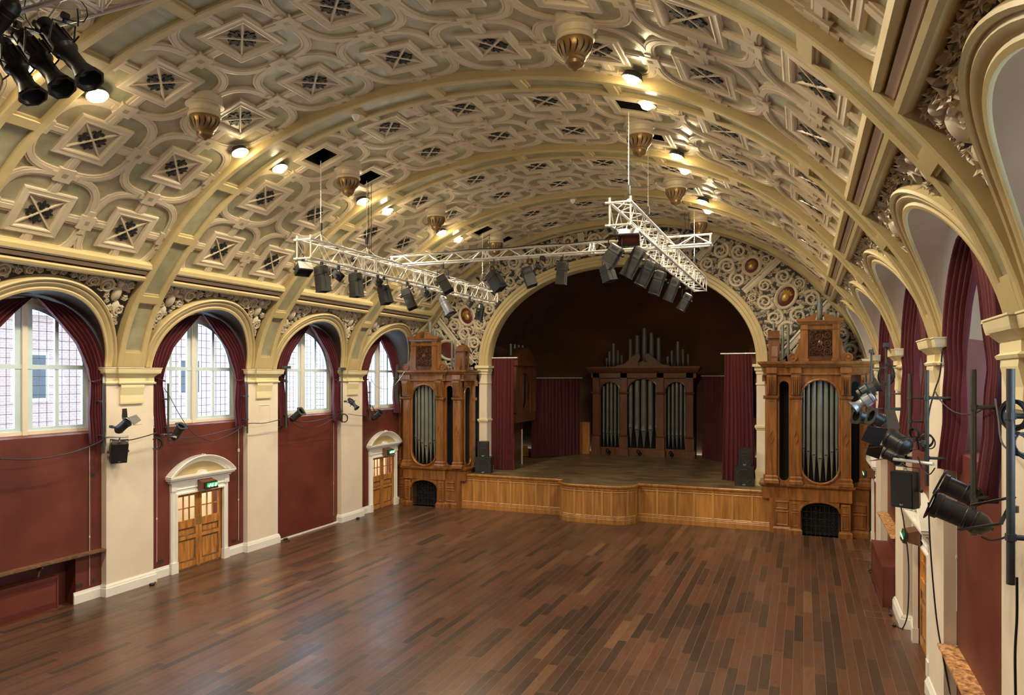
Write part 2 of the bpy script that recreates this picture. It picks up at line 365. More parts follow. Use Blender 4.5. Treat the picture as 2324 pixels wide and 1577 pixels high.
def coffer(b, c, k):
    tc = ROWS[k]; yc = YC[b] + c * 1.01; su, sv = .9675, 1.01
    fn = lambda u, v, h: vp(tc + u * su, yc + v * sv, h)
    m = MB(); m.strip(RP, PROF(.09), fn, close=True)
    sq = densify([(-.44, -.44), (.44, -.44), (.44, .44), (-.44, .44)], .45, True)
    m.strip(sq, [(-.105, BG + .02), (-.1, .155), (-.07, .145), (-.04, .15), (.01, .152), (.03, .142), (.06, .148), (.075, .17), (.085, .175), (.085, BG + .01)], fn, close=True)
    for ax in (0, 1):
        for e in (-1, 1):
            P = [(.53 * e, 0), (1.0 * e, 0)] if ax == 0 else [(0, .53 * e), (0, 1.0 * e)]
            m.strip(P, PROF(.11, .15), fn)
            # knot at cell edge: notched square
            cu, cv = (1.004 * e, 0) if ax == 0 else (0, 1.004 * e)
            half = [(-.22, .22), (-.22, -.22), (.22, -.22), (.22, .22)]
            if ax == 0: q = [(cu - e * .17, -.17), (cu, -.17), (cu, .17), (cu - e * .17, .17)]; n2 = [(cu - e * .30, -.075), (cu, -.075), (cu, .075), (cu - e * .3, .075)]; n3 = [(cu - e * .06, -.27), (cu, -.27), (cu, .27), (cu - e * .06, .27)]
            else: q = [(-.17, cv - e * .17), (-.17, cv), (.17, cv), (.17, cv - e * .17)]; n2 = [(-.3, cv - e * .075), (-.3, cv), (.3, cv), (.3, cv - e * .075)]; n3 = [(-.06, cv - e * .27), (-.06, cv), (.06, cv), (.06, cv - e * .27)]
            m.prism(q, fn, BG + .01, .128)
            if ax == 0: m.prism(n3, fn, BG, .135)
            else: m.prism(n2, fn, BG, .135)
            h = .052
            q = [(cu - (e * h if ax == 0 else h), cv - (h if ax == 0 else e * h)), (cu - (e * h if ax == 0 else -h), cv + (h if ax == 0 else -e * h))]
            q += [(cu if ax == 0 else cu + h, cv + h if ax == 0 else cv), (cu if ax == 0 else cu - h, cv - h if ax == 0 else cv)]
            m.mi = 1; m.prism(q, fn, .13, .125); m.mi = 0
    hatch = (b, c, k) in hatches
    if not hatch:
        for e in (-1, 1): m.strip([(-.38, -.38 * e), (0, 0), (.38, .38 * e)], [(-.026, BG), (-.014, BG - .035), (.014, BG - .035), (.026, BG)], fn)
    o = recalc(m.build('coffer', [M['plaster'], M['beige']], ceil))
    if not hatch:
        g = MB()
        for a in range(4): fleur(g, fn, a * math.pi / 2, .98)
        recalc(g.build('fleur_grille', M['iron'], o))
for b in range(-1, 4):
    for c in (-1, 1):
        for k in range(9): coffer(b, c, k)

TN = [0]
def trim(): TN[0] += 1; return empty('trim_%d' % TN[0], kind='structure')
# ---- transverse ribs
DIV = [.18, 1.81, 3.62, 5.41, 7.29, 9.24, 11.2, 13.1, 15.0, 16.95, 18.9, 20.7, 22.35]
for k in list(PC) + [4]:
    y0 = PC[k] if k < 4 else 27.62; hw = .4 if k < 4 else .38
    root = trim(); m = MB(); tmax = 22.5
    ts = np.linspace(0, tmax, 70)
    def rail(a, b, h):
        m.loft([[vp(t, y0 + a, .24), vp(t, y0 + a, h + .02), vp(t, y0 + a + (b - a) * .15, h), vp(t, y0 + a + (b - a) * .85, h), vp(t, y0 + b, h + .02), vp(t, y0 + b, h + .07)] for t in ts])
    rail(-hw, -hw + .17, 0); rail(hw, hw - .17, 0)
    for i, d in enumerate(DIV):
        w_ = .1 if 0 < i < len(DIV) - 1 else .2
        d = max(w_ - .02, min(d, tmax - w_ + .02))
        m.prism([(d - w_, -hw + .15), (d + w_, -hw + .15), (d + w_, hw - .15), (d - w_, hw - .15)], lambda a, b, h: vp(a, y0 + b, h), .2, .0)
        m.prism([(d - w_ - .05, -hw + .16), (d + w_ + .05, -hw + .16), (d + w_ + .05, hw - .16), (d - w_ - .05, hw - .16)], lambda a, b, h: vp(a, y0 + b, h), .2, .035)
    if k == 4: m.loft([[vp(t, y0 - .38, .24), vp(t, y0 + .45, .24)] for t in ts])
    recalc(m.build('rib', M['rib'], root))
    for i in range(len(DIV) - 1):
        p = MB(); a, b_ = DIV[i], DIV[i+1]; n = 6
        p.loft([[vp(a + (b_ - a) * j / n, y0 - hw + .15, .07), vp(a + (b_ - a) * j / n, y0 + hw - .15, .07)] for j in range(n + 1)])
        recalc(p.build('inset_panel', M['green'], root))

# ---- foliage relief generator
def pack(inside, bounds, rmax, rmin, tries, seed):
    rnd = random.Random(seed); out = []
    cand = []
    for _ in range(tries):
        a = rnd.uniform(bounds[0], bounds[1]); b = rnd.uniform(bounds[2], bounds[3]); c = inside(a, b)
        if c > rmin: cand.append((min(c, rmax), a, b))
    cand.sort(reverse=True)
    for lim in (1., .7, .5, .36):
        for c, a, b in cand:
            r = c
            for (x, y, q) in out:
                r = min(r, math.hypot(a - x, b - y) - q)
                if r < rmin: break
            if r >= max(rmin, rmax * lim * .98) or (lim < .4 and r >= rmin): out.append((a, b, r))
    return out
def leaf(m, fn, a, b, ang, L, W, h0, h1, bend=0, lift=0):
    ca, sa = math.cos(ang), math.sin(ang)
    def P(u, v, h): v += bend * u * u / max(L, .01); return fn(a + u * ca - v * sa, b + u * sa + v * ca, h)
    vs = [P(0, 0, h0), P(L*.25, W*.8, h0), P(L*.5, W*.55, h0), P(L*.6, W, h0 + (h1-h0)*lift*.5), P(L, 0, h0 + (h1-h0)*lift), P(L*.6, -W, h0 + (h1-h0)*lift*.5), P(L*.5, -W*.55, h0), P(L*.25, -W*.8, h0), P(L*.25, 0, h1), P(L*.6, 0, h1)]
    m.add(vs, [(0,1,8), (1,2,8), (2,9,8), (2,3,9), (3,4,9), (4,5,9), (5,6,9), (6,8,9), (6,7,8), (7,0,8)])
def scroll(m, fn, a, b, r, rnd, h0, h1):
    s = rnd.choice((-1, 1)); a0 = rnd.uniform(0, 6.28); n = 27; turns = 1.7; path = []; wd = []
    for i in range(n + 1):
        f = i / n; rr = r * (.82 - .68 * f); th = a0 + s * f * turns * 2 * math.pi
        path.append((a + rr * math.cos(th), b + rr * math.sin(th), th)); wd.append(r * (.15 - .07 * f))
    rows = []
    for i, (x, y, th) in enumerate(path):
        c, q = math.cos(th), math.sin(th); w_ = wd[i]
        w_ *= 1.35
        rows.append([fn(x - c*w_, y - q*w_, h0), fn(x - c*w_*.45, y - q*w_*.45, h1), fn(x + c*w_*.45, y + q*w_*.45, h1), fn(x + c*w_, y + q*w_, h0)])
    m.loft(rows)
    nl = 9
    for i in range(nl):
        x, y, th = path[int(i * n / nl)]
        leaf(m, fn, x, y, th + s * .7, r * .6, r * .23, h0, h1 * .98, s * .5)
        if i % 2 and i > 1: leaf(m, fn, x, y, th + math.pi - s * .5, r * .36, r * .17, h0, h1 * .98, -s * .4)
    for i in range(3): leaf(m, fn, a, b, a0 + i * 2.1, r * .22, r * .11, h0, h1)
    leaf(m, fn, path[0][0], path[0][1], a0 - s * 1.6, r * .6, r * .16, h0, h1, s * .3)
def blob(m, fn, a, b, ra, rb, h0, h1, n=10):
    rows = []
    for j in range(5):
        f = math.cos(j / 4 * math.pi / 2); hh = h0 + (h1 - h0) * math.sin(j / 4 * math.pi / 2)
        rows.append([fn(a + ra*f*math.cos(2*math.pi*i/n), b + rb*f*math.sin(2*math.pi*i/n), hh) for i in range(n)])
    m.loft(rows, close=True)

# ---- per bay: arch, spandrel frieze, cornice, niche
RI, RO = 1.72, 2.05
for sk, s in SIDE.items():
    d = s['d']; dz = s['zc'] - 5.63
    for b in range(-1, 4):
        yc = YC[b]; root = trim()
        W = lambda t, y, h: vp(wt(s, t), y, h)
        fp = lambda y, t, h: W(t, yc + y, h)
        th = [math.pi * i / 40 for i in range(41)]
        m = MB()
        prof = [(RI, .45), (RI, .10), (RI + .02, .07), (RI + .07, .07), (RI + .10, .10), (RI + .13, .08), (RI + .2, .07), (RI + .235, .10), (RI + .26, .06), (RI + .30, .05), (RI + .325, .08), (RO, .25)]
        rows = []
        for a in th: rows.append([W(max(-.02, r * math.sin(a)), yc + r * math.cos(a), h) for r, h in prof])
        m.loft(rows); recalc(m.build('archivolt', M['rib'], root, smooth='auto'))
        # dark spandrel ground
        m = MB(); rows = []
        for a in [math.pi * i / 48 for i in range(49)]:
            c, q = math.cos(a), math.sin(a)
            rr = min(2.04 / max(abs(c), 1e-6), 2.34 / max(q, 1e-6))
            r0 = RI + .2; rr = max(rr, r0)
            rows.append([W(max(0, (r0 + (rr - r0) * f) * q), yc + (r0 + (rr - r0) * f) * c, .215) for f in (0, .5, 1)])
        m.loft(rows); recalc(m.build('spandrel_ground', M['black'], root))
        if b >= 0 or sk == 'R':
            rnd = random.Random(100 + b * 2 + (sk == 'R'))
            ins = lambda y, t: min(math.hypot(y, t) - RO - .01, 2.24 - t, 1.97 - abs(y)) if t > .25 else -1
            m = MB()
            deep = .08 if sk == 'L' else .10
            for e in (-1, 1):
                # winged figure in the corner
                blob(m, fp, e * 1.62, 1.78, .13, .2, .22, .22 - deep * 1.3); blob(m, fp, e * 1.60, 2.05, .085, .095, .22, .22 - deep * 1.5)
                blob(m, fp, e * 1.72, 1.45, .11, .17, .22, .22 - deep); blob(m, fp, e * 1.42, 1.92, .14, .055, .22, .22 - deep)
                for i in range(5): leaf(m, fp, e * 1.7, 1.9, (0.1 + i * .35) if e > 0 else math.pi - (.1 + i * .35), .26, .05, .22, .22 - deep)
                leaf(m, fp, e * 1.72, 1.35, -1.6, .45, .1, .22, .22 - deep, e * -.3)
            for (y, t, r) in pack(lambda y, t: min(ins(y, t), max(math.hypot(abs(y) - 1.63, (t - 1.8) * .7) - .17, -1)), (-1.97, 1.97, .3, 2.24), .22, .045, 3000, 7 + b):
                hh = .22 - deep * min(1, .5 + r * 4)
                if sk == 'L' or b > 1: scroll(m, fp, y, t, r * 1.08, rnd, .22, hh)
                if sk == 'R':
                    a0 = rnd.uniform(0, 6)
                    for i in range(7): leaf(m, fp, y + rnd.uniform(-.3, .3)*r, t + rnd.uniform(-.3, .3)*r, a0 + i*.9, r*rnd.uniform(.9, 1.4), r*.3, .215, hh, rnd.uniform(-.8, .8), rnd.uniform(.2, 1.1))
                    for i in range(4): leaf(m, fp, y, t, a0 + i*1.6, r*.8, r*.24, .19, hh - .02, rnd.uniform(-1, 1), 1.2)
            recalc(m.build('foliage_relief', M['relief'], root, smooth='auto'))
        # cornice
        m = MB()
        cp = [(2.25, .25), (2.25, .12), (2.27, .03), (2.32, .01), (2.39, .01), (2.41, .06)]
        def crow(cpp, mi):
            m.mi = mi; ys = (yc - 2.05, yc + 2.05)
            m.loft([[W(t, y, h) for t, h in cpp] for y in ys]); m.mi = 0
        crow(cp, 0); crow([(2.41, .06), (2.40, .22), (2.455, .23)], 2)
        crow([(2.455, .23), (2.455, .07), (2.56, .055)], 1); crow([(2.56, .055), (2.56, .22), (2.60, .23)], 2)
        crow([(2.60, .23), (2.60, .03), (2.66, .0), (2.75, .03), (2.775, .1), (2.775, .25)], 0)
        recalc(m.build('cornice', [M['rib'], M['pinkband'], M['brownband']], root))
        # niche reveal / soffit
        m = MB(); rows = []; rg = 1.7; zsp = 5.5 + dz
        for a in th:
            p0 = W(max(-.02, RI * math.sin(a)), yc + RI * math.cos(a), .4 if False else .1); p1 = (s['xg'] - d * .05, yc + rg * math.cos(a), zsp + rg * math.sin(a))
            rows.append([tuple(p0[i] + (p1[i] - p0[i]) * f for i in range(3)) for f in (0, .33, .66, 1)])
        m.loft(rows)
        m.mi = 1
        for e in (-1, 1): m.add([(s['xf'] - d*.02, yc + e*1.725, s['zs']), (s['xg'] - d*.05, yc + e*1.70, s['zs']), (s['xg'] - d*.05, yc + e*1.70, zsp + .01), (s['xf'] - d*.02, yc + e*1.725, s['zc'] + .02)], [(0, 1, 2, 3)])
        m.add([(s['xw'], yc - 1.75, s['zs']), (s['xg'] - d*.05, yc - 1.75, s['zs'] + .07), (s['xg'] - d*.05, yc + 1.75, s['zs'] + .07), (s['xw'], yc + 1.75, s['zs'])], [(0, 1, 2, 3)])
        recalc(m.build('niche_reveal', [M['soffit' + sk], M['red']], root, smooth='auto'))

# ---- pillars
for sk, s in SIDE.items():
    d = s['d']; xf = s['xf']; zc = s['zc']; xb = xf - d * .5
    for k in list(PC) + [4]:
        y0 = PC[k]if k < 4 else 27.9; hw = .69
        if k == 4 and sk == 'R': pass
        root = trim(); m = MB()
        m.box((xb, y0 - hw, 0), (xf, y0 + hw, zc - .38)); m.build('shaft', M['cream'], root)
        m = MB(); xc_ = s['xw'] - d*.02
        def course(z0, z1, p0, p1):   # moulded course, flaring
            for (ya, yb, ex) in ((y0 - hw, y0 + hw, 0), (y0 - .37, y0 + .37, .06)):
                a = [(xc_, ya - p0, z0), (xf + d*(p0+ex), ya - p0, z0), (xf + d*(p0+ex), yb + p0, z0), (xc_, yb + p0, z0)]
                c = [(xc_, ya - p1, z1), (xf + d*(p1+ex), ya - p1, z1), (xf + d*(p1+ex), yb + p1, z1), (xc_, yb + p1, z1)]
                m.add(a + c, [(0,1,5,4),(1,2,6,5),(2,3,7,6),(3,0,4,7),(0,1,2,3),(4,5,6,7)])
        course(zc - .42, zc - .385, .04, .055); course(zc - .385, zc - .36, .055, .02); course(zc - .36, zc - .24, .015, .015)
        course(zc - .24, zc - .15, .02, .10); course(zc - .15, zc - .12, .12, .13); course(zc - .12, zc - .02, .13, .15); course(zc - .02, zc, .16, .16)
        recalc(m.build('capital', M['yellow'], root))
        m = MB(); q = [(xf - d*.02, zc - .92), (xf + d*.05, zc - .92), (xf + d*.055, zc - .88), (xf + d*.045, zc - .7), (xf + d*.09, zc - .5), (xf + d*.08, zc - .38), (xf - d*.02, zc - .38)]
        m.prism(q, lambda a, b, h: (a, h, b), y0 - .34, y0 + .34); recalc(m.build('console', M['yellow'], root))
        m = MB()
        for z0, z1, p0, p1 in ((0, .2, .06, .06), (.2, .24, .06, .035), (.24, .29, .045, .02)):
            a = [(xb, y0-hw-p0, z0), (xf+d*p0, y0-hw-p0, z0), (xf+d*p0, y0+hw+p0, z0), (xb, y0+hw+p0, z0)]; c = [(xb, y0-hw-p1, z1), (xf+d*p1, y0-hw-p1, z1), (xf+d*p1, y0+hw+p1, z1), (xb, y0+hw+p1, z1)]
            m.add(a + c, [(0,1,5,4),(1,2,6,5),(2,3,7,6),(4,5,6,7)])
        recalc(m.build('skirting', M['white'], root))

# ---- side walls
DOORB = {'L': (1, 3), 'R': (1, 3)}
for sk, s in SIDE.items():
    d = s['d']; m = MB(); xw = s['xw']; xo = xw - d * .35
    for b in YC:
        yc = YC[b]; y0, y1 = yc - 1.8, yc + 1.8
        if b in DOORB[sk]:
            m.box((xo, y0, 0), (xw, yc - .86, s['zs'])); m.box((xo, yc + .86, 0), (xw, y1, s['zs'])); m.box((xo, yc - .86, 2.14), (xw, yc + .86, s['zs']))
        elif b in (-1, 0) and sk == 'L':
            m.box((xo, y0, 1.16), (xw, y1, s['zs'])); m.box((xo, y1 - .75, 0), (xw, y1, 1.16)); m.box((xo - d*.02, y0, 0), (xo, y1, 1.16))
        else: m.box((xo, y0, 0), (xw, y1, s['zs']))
    m.box((xo, -2.5, 0), (xw, PC[-1], s['zc'])); m.box((xo, 27.2, 0), (xw, 28.3, s['zc']))
    wl = m.build('wall_' + s['name'], M['red']); tag(wl, kind='structure')
    # outer wall behind pillars above the sill
    m = MB()
    for k in PC: m.box((xo, PC[k] - .7, s['zs']), (xw, PC[k] + .7, s['zc']))
    m.build('pier_back', M['cream'], wl)
    # window wall around the glass, outside
    m = MB()
    for b in YC:
        yc = YC[b]; zsp = 5.5 + s['zc'] - 5.63; rows = []
        for a in [math.pi * i / 32 for i in range(33)]:
            c, q = math.cos(a), math.sin(a); rows.append([(s['xg'] - d*.06, yc + 1.68*c, zsp + 1.68*q), (s['xg'] - d*.06, yc + 2.42*(1 if c > .707 else -1 if c < -.707 else c/.707), zsp + 3.2*(q/.707 if q < .707 else 1))])
        m.loft(rows)
        for e in (-1, 1): m.add([(s['xg'] - d*.06, yc + e*1.68, 3.9), (s['xg'] - d*.06, yc + e*2.42, 3.9), (s['xg'] - d*.06, yc + e*2.42, zsp), (s['xg'] - d*.06, yc + e*1.68, zsp)], [(0,1,2,3)])
    m.build('outer_wall', M['brick'], wl)
    # skirting between pillars
m = MB()
def skirt(m, s, y0, y1):
    d = s['d']; x = s['xw']
    m.prism([(x, 0), (x + d*.035, 0), (x + d*.035, .2), (x + d*.02, .235), (x + d*.012, .28), (x, .28)], lambda a, b, h: (a, h, b), y0, y1)
L, Rr = SIDE['L'], SIDE['R']
skirt(m, L, 11.9, 12.6); 
for b in (1, 3): skirt(m, L, YC[b] - 1.75, YC[b] - 1.08); skirt(m, L, YC[b] + 1.08, YC[b] + 1.75)
m.box((L['xw'], YC[2] - 1.7, 0), (L['xw'] + .05, YC[2] + 1.7, .05))
recalc(tag(m.build('baseboard_left', M['white']), kind='structure'))
m = MB()
for b in (1, 3): skirt(m, Rr, YC[b] - 1.75, YC[b] - 1.08); skirt(m, Rr, YC[b] + 1.08, YC[b] + 1.75)
recalc(tag(m.build('baseboard_right', M['white']), kind='structure'))
# boarded panel in left bay 2
m = MB(); m.box((L['xw'], YC[2] - 1.6, .06), (L['xw'] + .035, YC[2] + 1.45, 3.12)); m.box((L['xw'], YC[2] - 1.6, 3.125), (L['xw'] + .033, YC[2] + 1.45, 3.95))
tag(m.build('wall_panel', M['red']), 'tall flush maroon panel boarding the left wall bay between the two doorways', 'panel')

# ---- windows
WN = [0]
def window(s, b):
    WN[0] += 1; d = s['d']; x = s['xg']; yc = YC[b]; root = empty('window_%d' % WN[0], (x, yc, s['zs']), kind='structure')
    zb = s['zs'] + .02; zsp = 5.5 + s['zc'] - 5.63; r = 1.66; ztr = zsp + .12
    fn = lambda a, c, h: (x + d * h, yc + a, c)
    arch = lambda rr, n=28: [(rr * math.cos(math.pi * i / n), zsp + rr * math.sin(math.pi * i / n)) for i in range(n + 1)]
    m = MB(); outl = [(r - .05, zb)] + arch(r - .05) + [(-r + .05, zb)]
    m.strip(densify(outl, .5), [(-.09, -.05), (-.09, .03), (.06, .03), (.06, -.05)], fn)
    m.box((x - d*.05, yc - r, zb), (x + d*.05, yc + r, zb + .11)); m.box((x - d*.05, yc - .055, zb), (x + d*.07, yc + .055, zsp + r - .08))
    recalc(m.build('frame', M['cream'], root))
    m = MB()
    m.box((x - d*.05, yc - r + .1, ztr - .05), (x + d*.03, yc + r - .1, ztr + .05))
    for e in (-1, 1):
        for a, w_ in ((.13, .07), (.78, .045), (1.49, .06)):
            top = zsp + math.sqrt(max(0, (r - .1) ** 2 - a * a)); m.box((x - d*.04, yc + e*(a - w_), zb + .1), (x + d*.015, yc + e*(a + w_), top))
        m.box((x - d*.04, yc + e*.1, zb + .1), (x + d*.01, yc + e*1.55, zb + .19))
        m.strip([(e * p[0], p[1]) for p in circ(0, zsp, r - .16, math.acos(.19 / 1.5), .06, 12)], [(-.05, -.03), (-.05, .01), (.05, .01), (.05, -.03)], fn)
    recalc(m.build('sash', M['frame'], root))
    m = MB()
    for i in range(-8, 9):
        a = i * .185 + .03
        if abs(a) > 1.5: continue
        m.box((x - d*.06, yc + a - .005, zb + .15), (x - d*.05, yc + a + .005, zsp + math.sqrt(max(0, 1.5**2 - a*a))))
    z = zb + .3
    while z < zsp + 1.45:
        hw = 1.5 if z < zsp else math.sqrt(max(.01, 1.5**2 - (z - zsp)**2)); m.box((x - d*.06, yc - hw, z - .005), (x - d*.05, yc + hw, z + .005)); z += .21
    m.build('leading', M['steel'], root)
    m = MB(); pts = [(r - .1, zb + .05)] + arch(r - .1) + [(-r + .1, zb + .05)]
    m.add([fn(a, c, -.03) for a, c in pts], [tuple(range(len(pts)))]); m.build('pane', M['glass'], root)
for s in SIDE.values():
    for b in YC: window(s, b)

# ---- wall behind camera
m = MB(); m.box((-17, -2.6, 0), (3.2, -2.5, 12)); tag(m.build('wall_front', M['red']), kind='structure')

# ---- proscenium wall
YB = 28.0; PCX = -7.02
def pro(th, r):   # th 0..pi, arch outline; r = offset outwards
    a, h = 5.82, 4.38
    x = PCX + (a + r) * math.cos(th); z = 5.85 + (h + r) * (math.sin(th) ** .92)
    return x, z
wb = MB(); rows = []
N_ = 80
for i in range(N_ + 1):
    th = math.pi * i / N_; x0, z0 = pro(th, -.1)
    t = 22.5 - (22.5) * i / N_; q = vp(t, 0, .3)
    rows.append([(x0 + (q[0] - x0) * f, YB, z0 + (q[2] - z0) * f) for f in (0, .5, 1)])
wb.loft(rows)
for x0, x1 in ((-17, -12.8), (-1.25, 3.2)): wb.add([(x0, YB, 0), (x1, YB, 0), (x1, YB, 6.1), (x0, YB, 6.1)], [(0, 1, 2, 3)])
wbo = tag(wb.build('wall_back', M['black']), kind='structure')
root = trim(); m = MB(); rows = []
prof = [(-.42, .5), (-.42, -.02), (-.40, -.05), (-.29, -.05), (-.27, -.09), (-.16, -.09), (-.14, -.13), (-.02, -.14), (0, -.1), (.0, .02)]
for i in range(N_ + 1): rows.append([(pro(math.pi*i/N_, r)[0], YB + h, pro(math.pi*i/N_, r)[1]) for r, h in prof])
m.loft(rows); recalc(m.build('archivolt', M['rib'], root, smooth='auto'))
for e in (-1, 1):
    xa = PCX + e * 5.42; xb = PCX + e * 5.78; m = MB()
    m.box((xa, YB - .1, 0), (xb, YB + .5, 5.5)); m.build('pier', M['cream'], root)
    m = MB(); m.mi = 0
    for z0, z1, p in ((5.5, 5.62, .03), (5.62, 5.76, .07), (5.76, 5.86, .14)): m.box((xa - .0 + (-e)*p, YB - .1 - p, z0), (xb + e*p, YB + .5, z1))
    for z0, z1, p in ((5.1, 5.16, .03), (3.52, 3.6, .06), (3.46, 3.52, .03), (1.4, 1.95, .05), (1.4, 1.6, .1), (1.95, 2.03, .02)): m.box((xa + (-e)*p, YB - .1 - p, z0), (xb + e*p, YB + .5, z1))
    m.build('pier_mouldings', M['yellow'], root)
# radial dividers, medallions and foliage
def wp(a, z, h): return (a, YB - h, z)
def bt(tf, r):   # between arch and vault: tf 0..1 from right to left, r 0..1
    x0, z0 = pro(math.pi * tf, .05); q = vp(22.5 - 22.5 * tf, 0, .1); return x0 + (q[0]-x0)*r, z0 + (q[2]-z0)*r
DV = [((-.95, 5.93), (.85, 8.05)), ((-2.05, 8.55), (-.75, 9.75)), ((-3.75, 9.85), (-3.0, 10.75))]
lines = []
for (a, c) in DV:
    lines.append((a, c)); lines.append(((2*PCX - a[0] - .05, a[1]), (2*PCX - c[0] - .05, c[1])))
lines.append(((-5.9, 10.25), (-5.75, 11.2))); lines.append(((-8.2, 10.25), (-8.35, 11.2)))
m = MB()
for a, c in lines: m.strip([a, c], [(-.13, 0), (-.13, .05), (-.07, .07), (-.05, .03), (.05, .03), (.07, .07), (.13, .05), (.13, 0)], wp)
recalc(m.build('wall_divider', M['relief'], root))
def uxz(u, v): p = uy(u, v, YB); return p.x, p.z
meds = [(*uxz(1784, 673), .30, .40, -.5), (*uxz(1706, 603), .27, .31, -.4), (*uxz(1602, 555), .2, .2, 0), (*uxz(1060, 717), .30, .38, .4), (*uxz(1203, 594), .2, .2, 0),
        (*uxz(1019, 795), .50, .36, -.35), (*uxz(1393, 548), .42, .3, 0), (*uxz(1290, 548), .16, .16, 0), (*uxz(1118, 612), .18, .2, 0)]
def dseg(p, a, b):
    vx, vz = b[0]-a[0], b[1]-a[1]; t = max(0, min(1, ((p[0]-a[0])*vx + (p[1]-a[1])*vz) / (vx*vx+vz*vz))); return math.hypot(p[0]-a[0]-vx*t, p[1]-a[1]-vz*t)
AP = [pro(math.pi*i/60, .04) for i in range(61)]
VPs = [vp(22.5*i/120, 0, .02) for i in range(121)]
def insw(a, z):
    if z < 5.7: return -1
    ca = min(math.hypot(a-p[0], z-p[1]) for p in AP)
    ea = math.hypot((a-PCX)/5.86, max(0, z-5.85)/4.42)
    if ea < 1: return -1
    cv = min(math.hypot(a-q[0], z-q[2]) for q in VPs)
    s_ = abs(a - PCX)
    zz = [q[2] for q in VPs if abs(q[0]-a) < .25]
    if not zz or z > max(zz): return -1
    c = min(ca - .0, cv - .02)
    for l in lines: c = min(c, dseg((a, z), *l) - .12)
    for (x, y, ra, rb, _) in meds: c = min(c, math.hypot(a-x, z-y) - max(ra, rb) - .02)
    return c
m = MB(); rnd = random.Random(5)
for (a, z, r) in pack(insw, (-16, 2.1, 5.7, 11.3), .30, .04, 9000, 3): scroll(m, wp, a, z, r * 1.22, rnd, .005, .03 + r * .16)
for (x, y, ra, rb, tl) in meds:
    ct, st = math.cos(tl), math.sin(tl)
    f2 = lambda a, b, h, x=x, y=y, ct=ct, st=st: wp(x + a*ct - b*st, y + a*st + b*ct, h)
    m.strip([(1.12*ra*math.cos(i*.2618), 1.12*rb*math.sin(i*.2618)) for i in range(24)], [(-.05, 0), (-.05, .06), (0, .1), (.07, .05), (.07, 0)], f2, close=True)
    if ra > .25:
        for i in range(12):
            an = i * .5236; leaf(m, f2, 1.2*ra*math.cos(an), 1.2*rb*math.sin(an), an, .2, .1, .01, .08, .4)
recalc(m.build('foliage_relief', M['relief'], root, smooth='auto'))
for i, (x, y, ra, rb, tl) in enumerate(meds):
    ct, st = math.cos(tl), math.sin(tl)
    f2 = lambda a, b, h, x=x, y=y, ct=ct, st=st: wp(x + a*ct - b*st, y + a*st + b*ct, h)
    g = MB(); blob(g, f2, 0, 0, ra*1.02, rb*1.02, .0, .07, 24); o = recalc(g.build('medallion', M['medal'], root, smooth=True))
    if i in (5,): continue
    g = MB(); blob(g, f2, 0, -rb*.1, ra*.42, rb*.42, .05, .12)
    for k in range(6): leaf(g, f2, 0, rb*.1, .4 + k * .46, rb*.55, rb*.13, .065, .11, .3)
    recalc(g.build('emblem', M['gold'], o))

# ---- stage shell behind the arch
m = MB()
YS1 = 37.6
for x in (-14.6, .5): m.add([(x, YB + .05, 0), (x, YS1, 0), (x, YS1, 8), (x, YB + .05, 8)], [(0,1,2,3)])
m.add([(-14.6, YS1, 0), (.5, YS1, 0), (.5, YS1, 12), (-14.6, YS1, 12)], [(0,1,2,3)])
rows = []
for i in range(25):
    th = math.pi * i / 24; x = PCX + 7.55 * math.cos(th); z = 7.2 + 4.4 * math.sin(th)
    rows.append([(x, YB + .1 + (YS1 - YB) * f, z - .6 * f * f) for f in (0, .5, 1)])
m.loft(rows); tag(m.build('wall_stage', M['apse']), kind='structure')

# ================================================================ LAMPS AND VENTILATORS ON THE CEILING
def ceiling_lamp(t, y, pos):
    p = Vector(vp(t, y, .14)); root = empty('ceiling_lamp', p, 'glowing ceiling floodlamp in a dish, ' + pos, 'lamp', 'glowing lamps along the ceiling ribs')
    q = Vector(vp(t, y, 0)); n = (q - p).normalized()
    m = MB(); m.lathe([(.16, 0), (.17, .03), (.2, .09), (.19, .1), (.14, .05), (.02, .04)], p, n, 20); recalc(m.build('lamp_dish', M['steel'], root))
    m = MB(); m.lathe([(.0, -.02), (.09, 0), (.125, .05), (.12, .10), (.07, .15), (0, .165)], p + n*.03, n, 16, cap=False); recalc(m.build('bulb', M['bulb'], root, smooth=True))
    l = bpy.data.lights.new('lamp_light', 'POINT'); l.energy = 14; l.color = (1, .79, .45); l.shadow_soft_size = .1
    o = bpy.data.objects.new('lamp_light', l); COL.objects.link(o); o.parent = root; o.location = n * .32
    l = bpy.data.lights.new('lamp_beam', 'SPOT'); l.energy = 400; l.color = (1, .85, .62); l.spot_size = R(165); l.spot_blend = .6; l.shadow_soft_size = .16
    o = bpy.data.objects.new('lamp_beam', l); COL.objects.link(o); o.parent = root; o.location = n * .34
ordn = ['nearest', 'second', 'third', 'fourth', 'fifth', 'sixth', 'farthest', 'eighth']
ys = []
for k in (0, 1, 2, 3): ys += [PC[k] - .66, PC[k] + .66]
ys = ys[1:]
for i, y in enumerate(ys): ceiling_lamp(6.53, y, ordn[i] + ' along the left side of the vault')
ceiling_lamp(6.53, PC[0] - .66, 'half hidden by the three spotlights, top left corner')
for i, y in enumerate([PC[0] - .66] + ys): ceiling_lamp(15.56, y, ((['cut off'] + ordn)[i] + ' along the right side of the vault'))
for t in (6.45, 15.5): ceiling_lamp(t, 4.4, ('outside the photo behind the camera, left side' if t < 9 else 'outside the photo behind the camera, right side'))  # unseen lamp pair, added to light the hall evenly

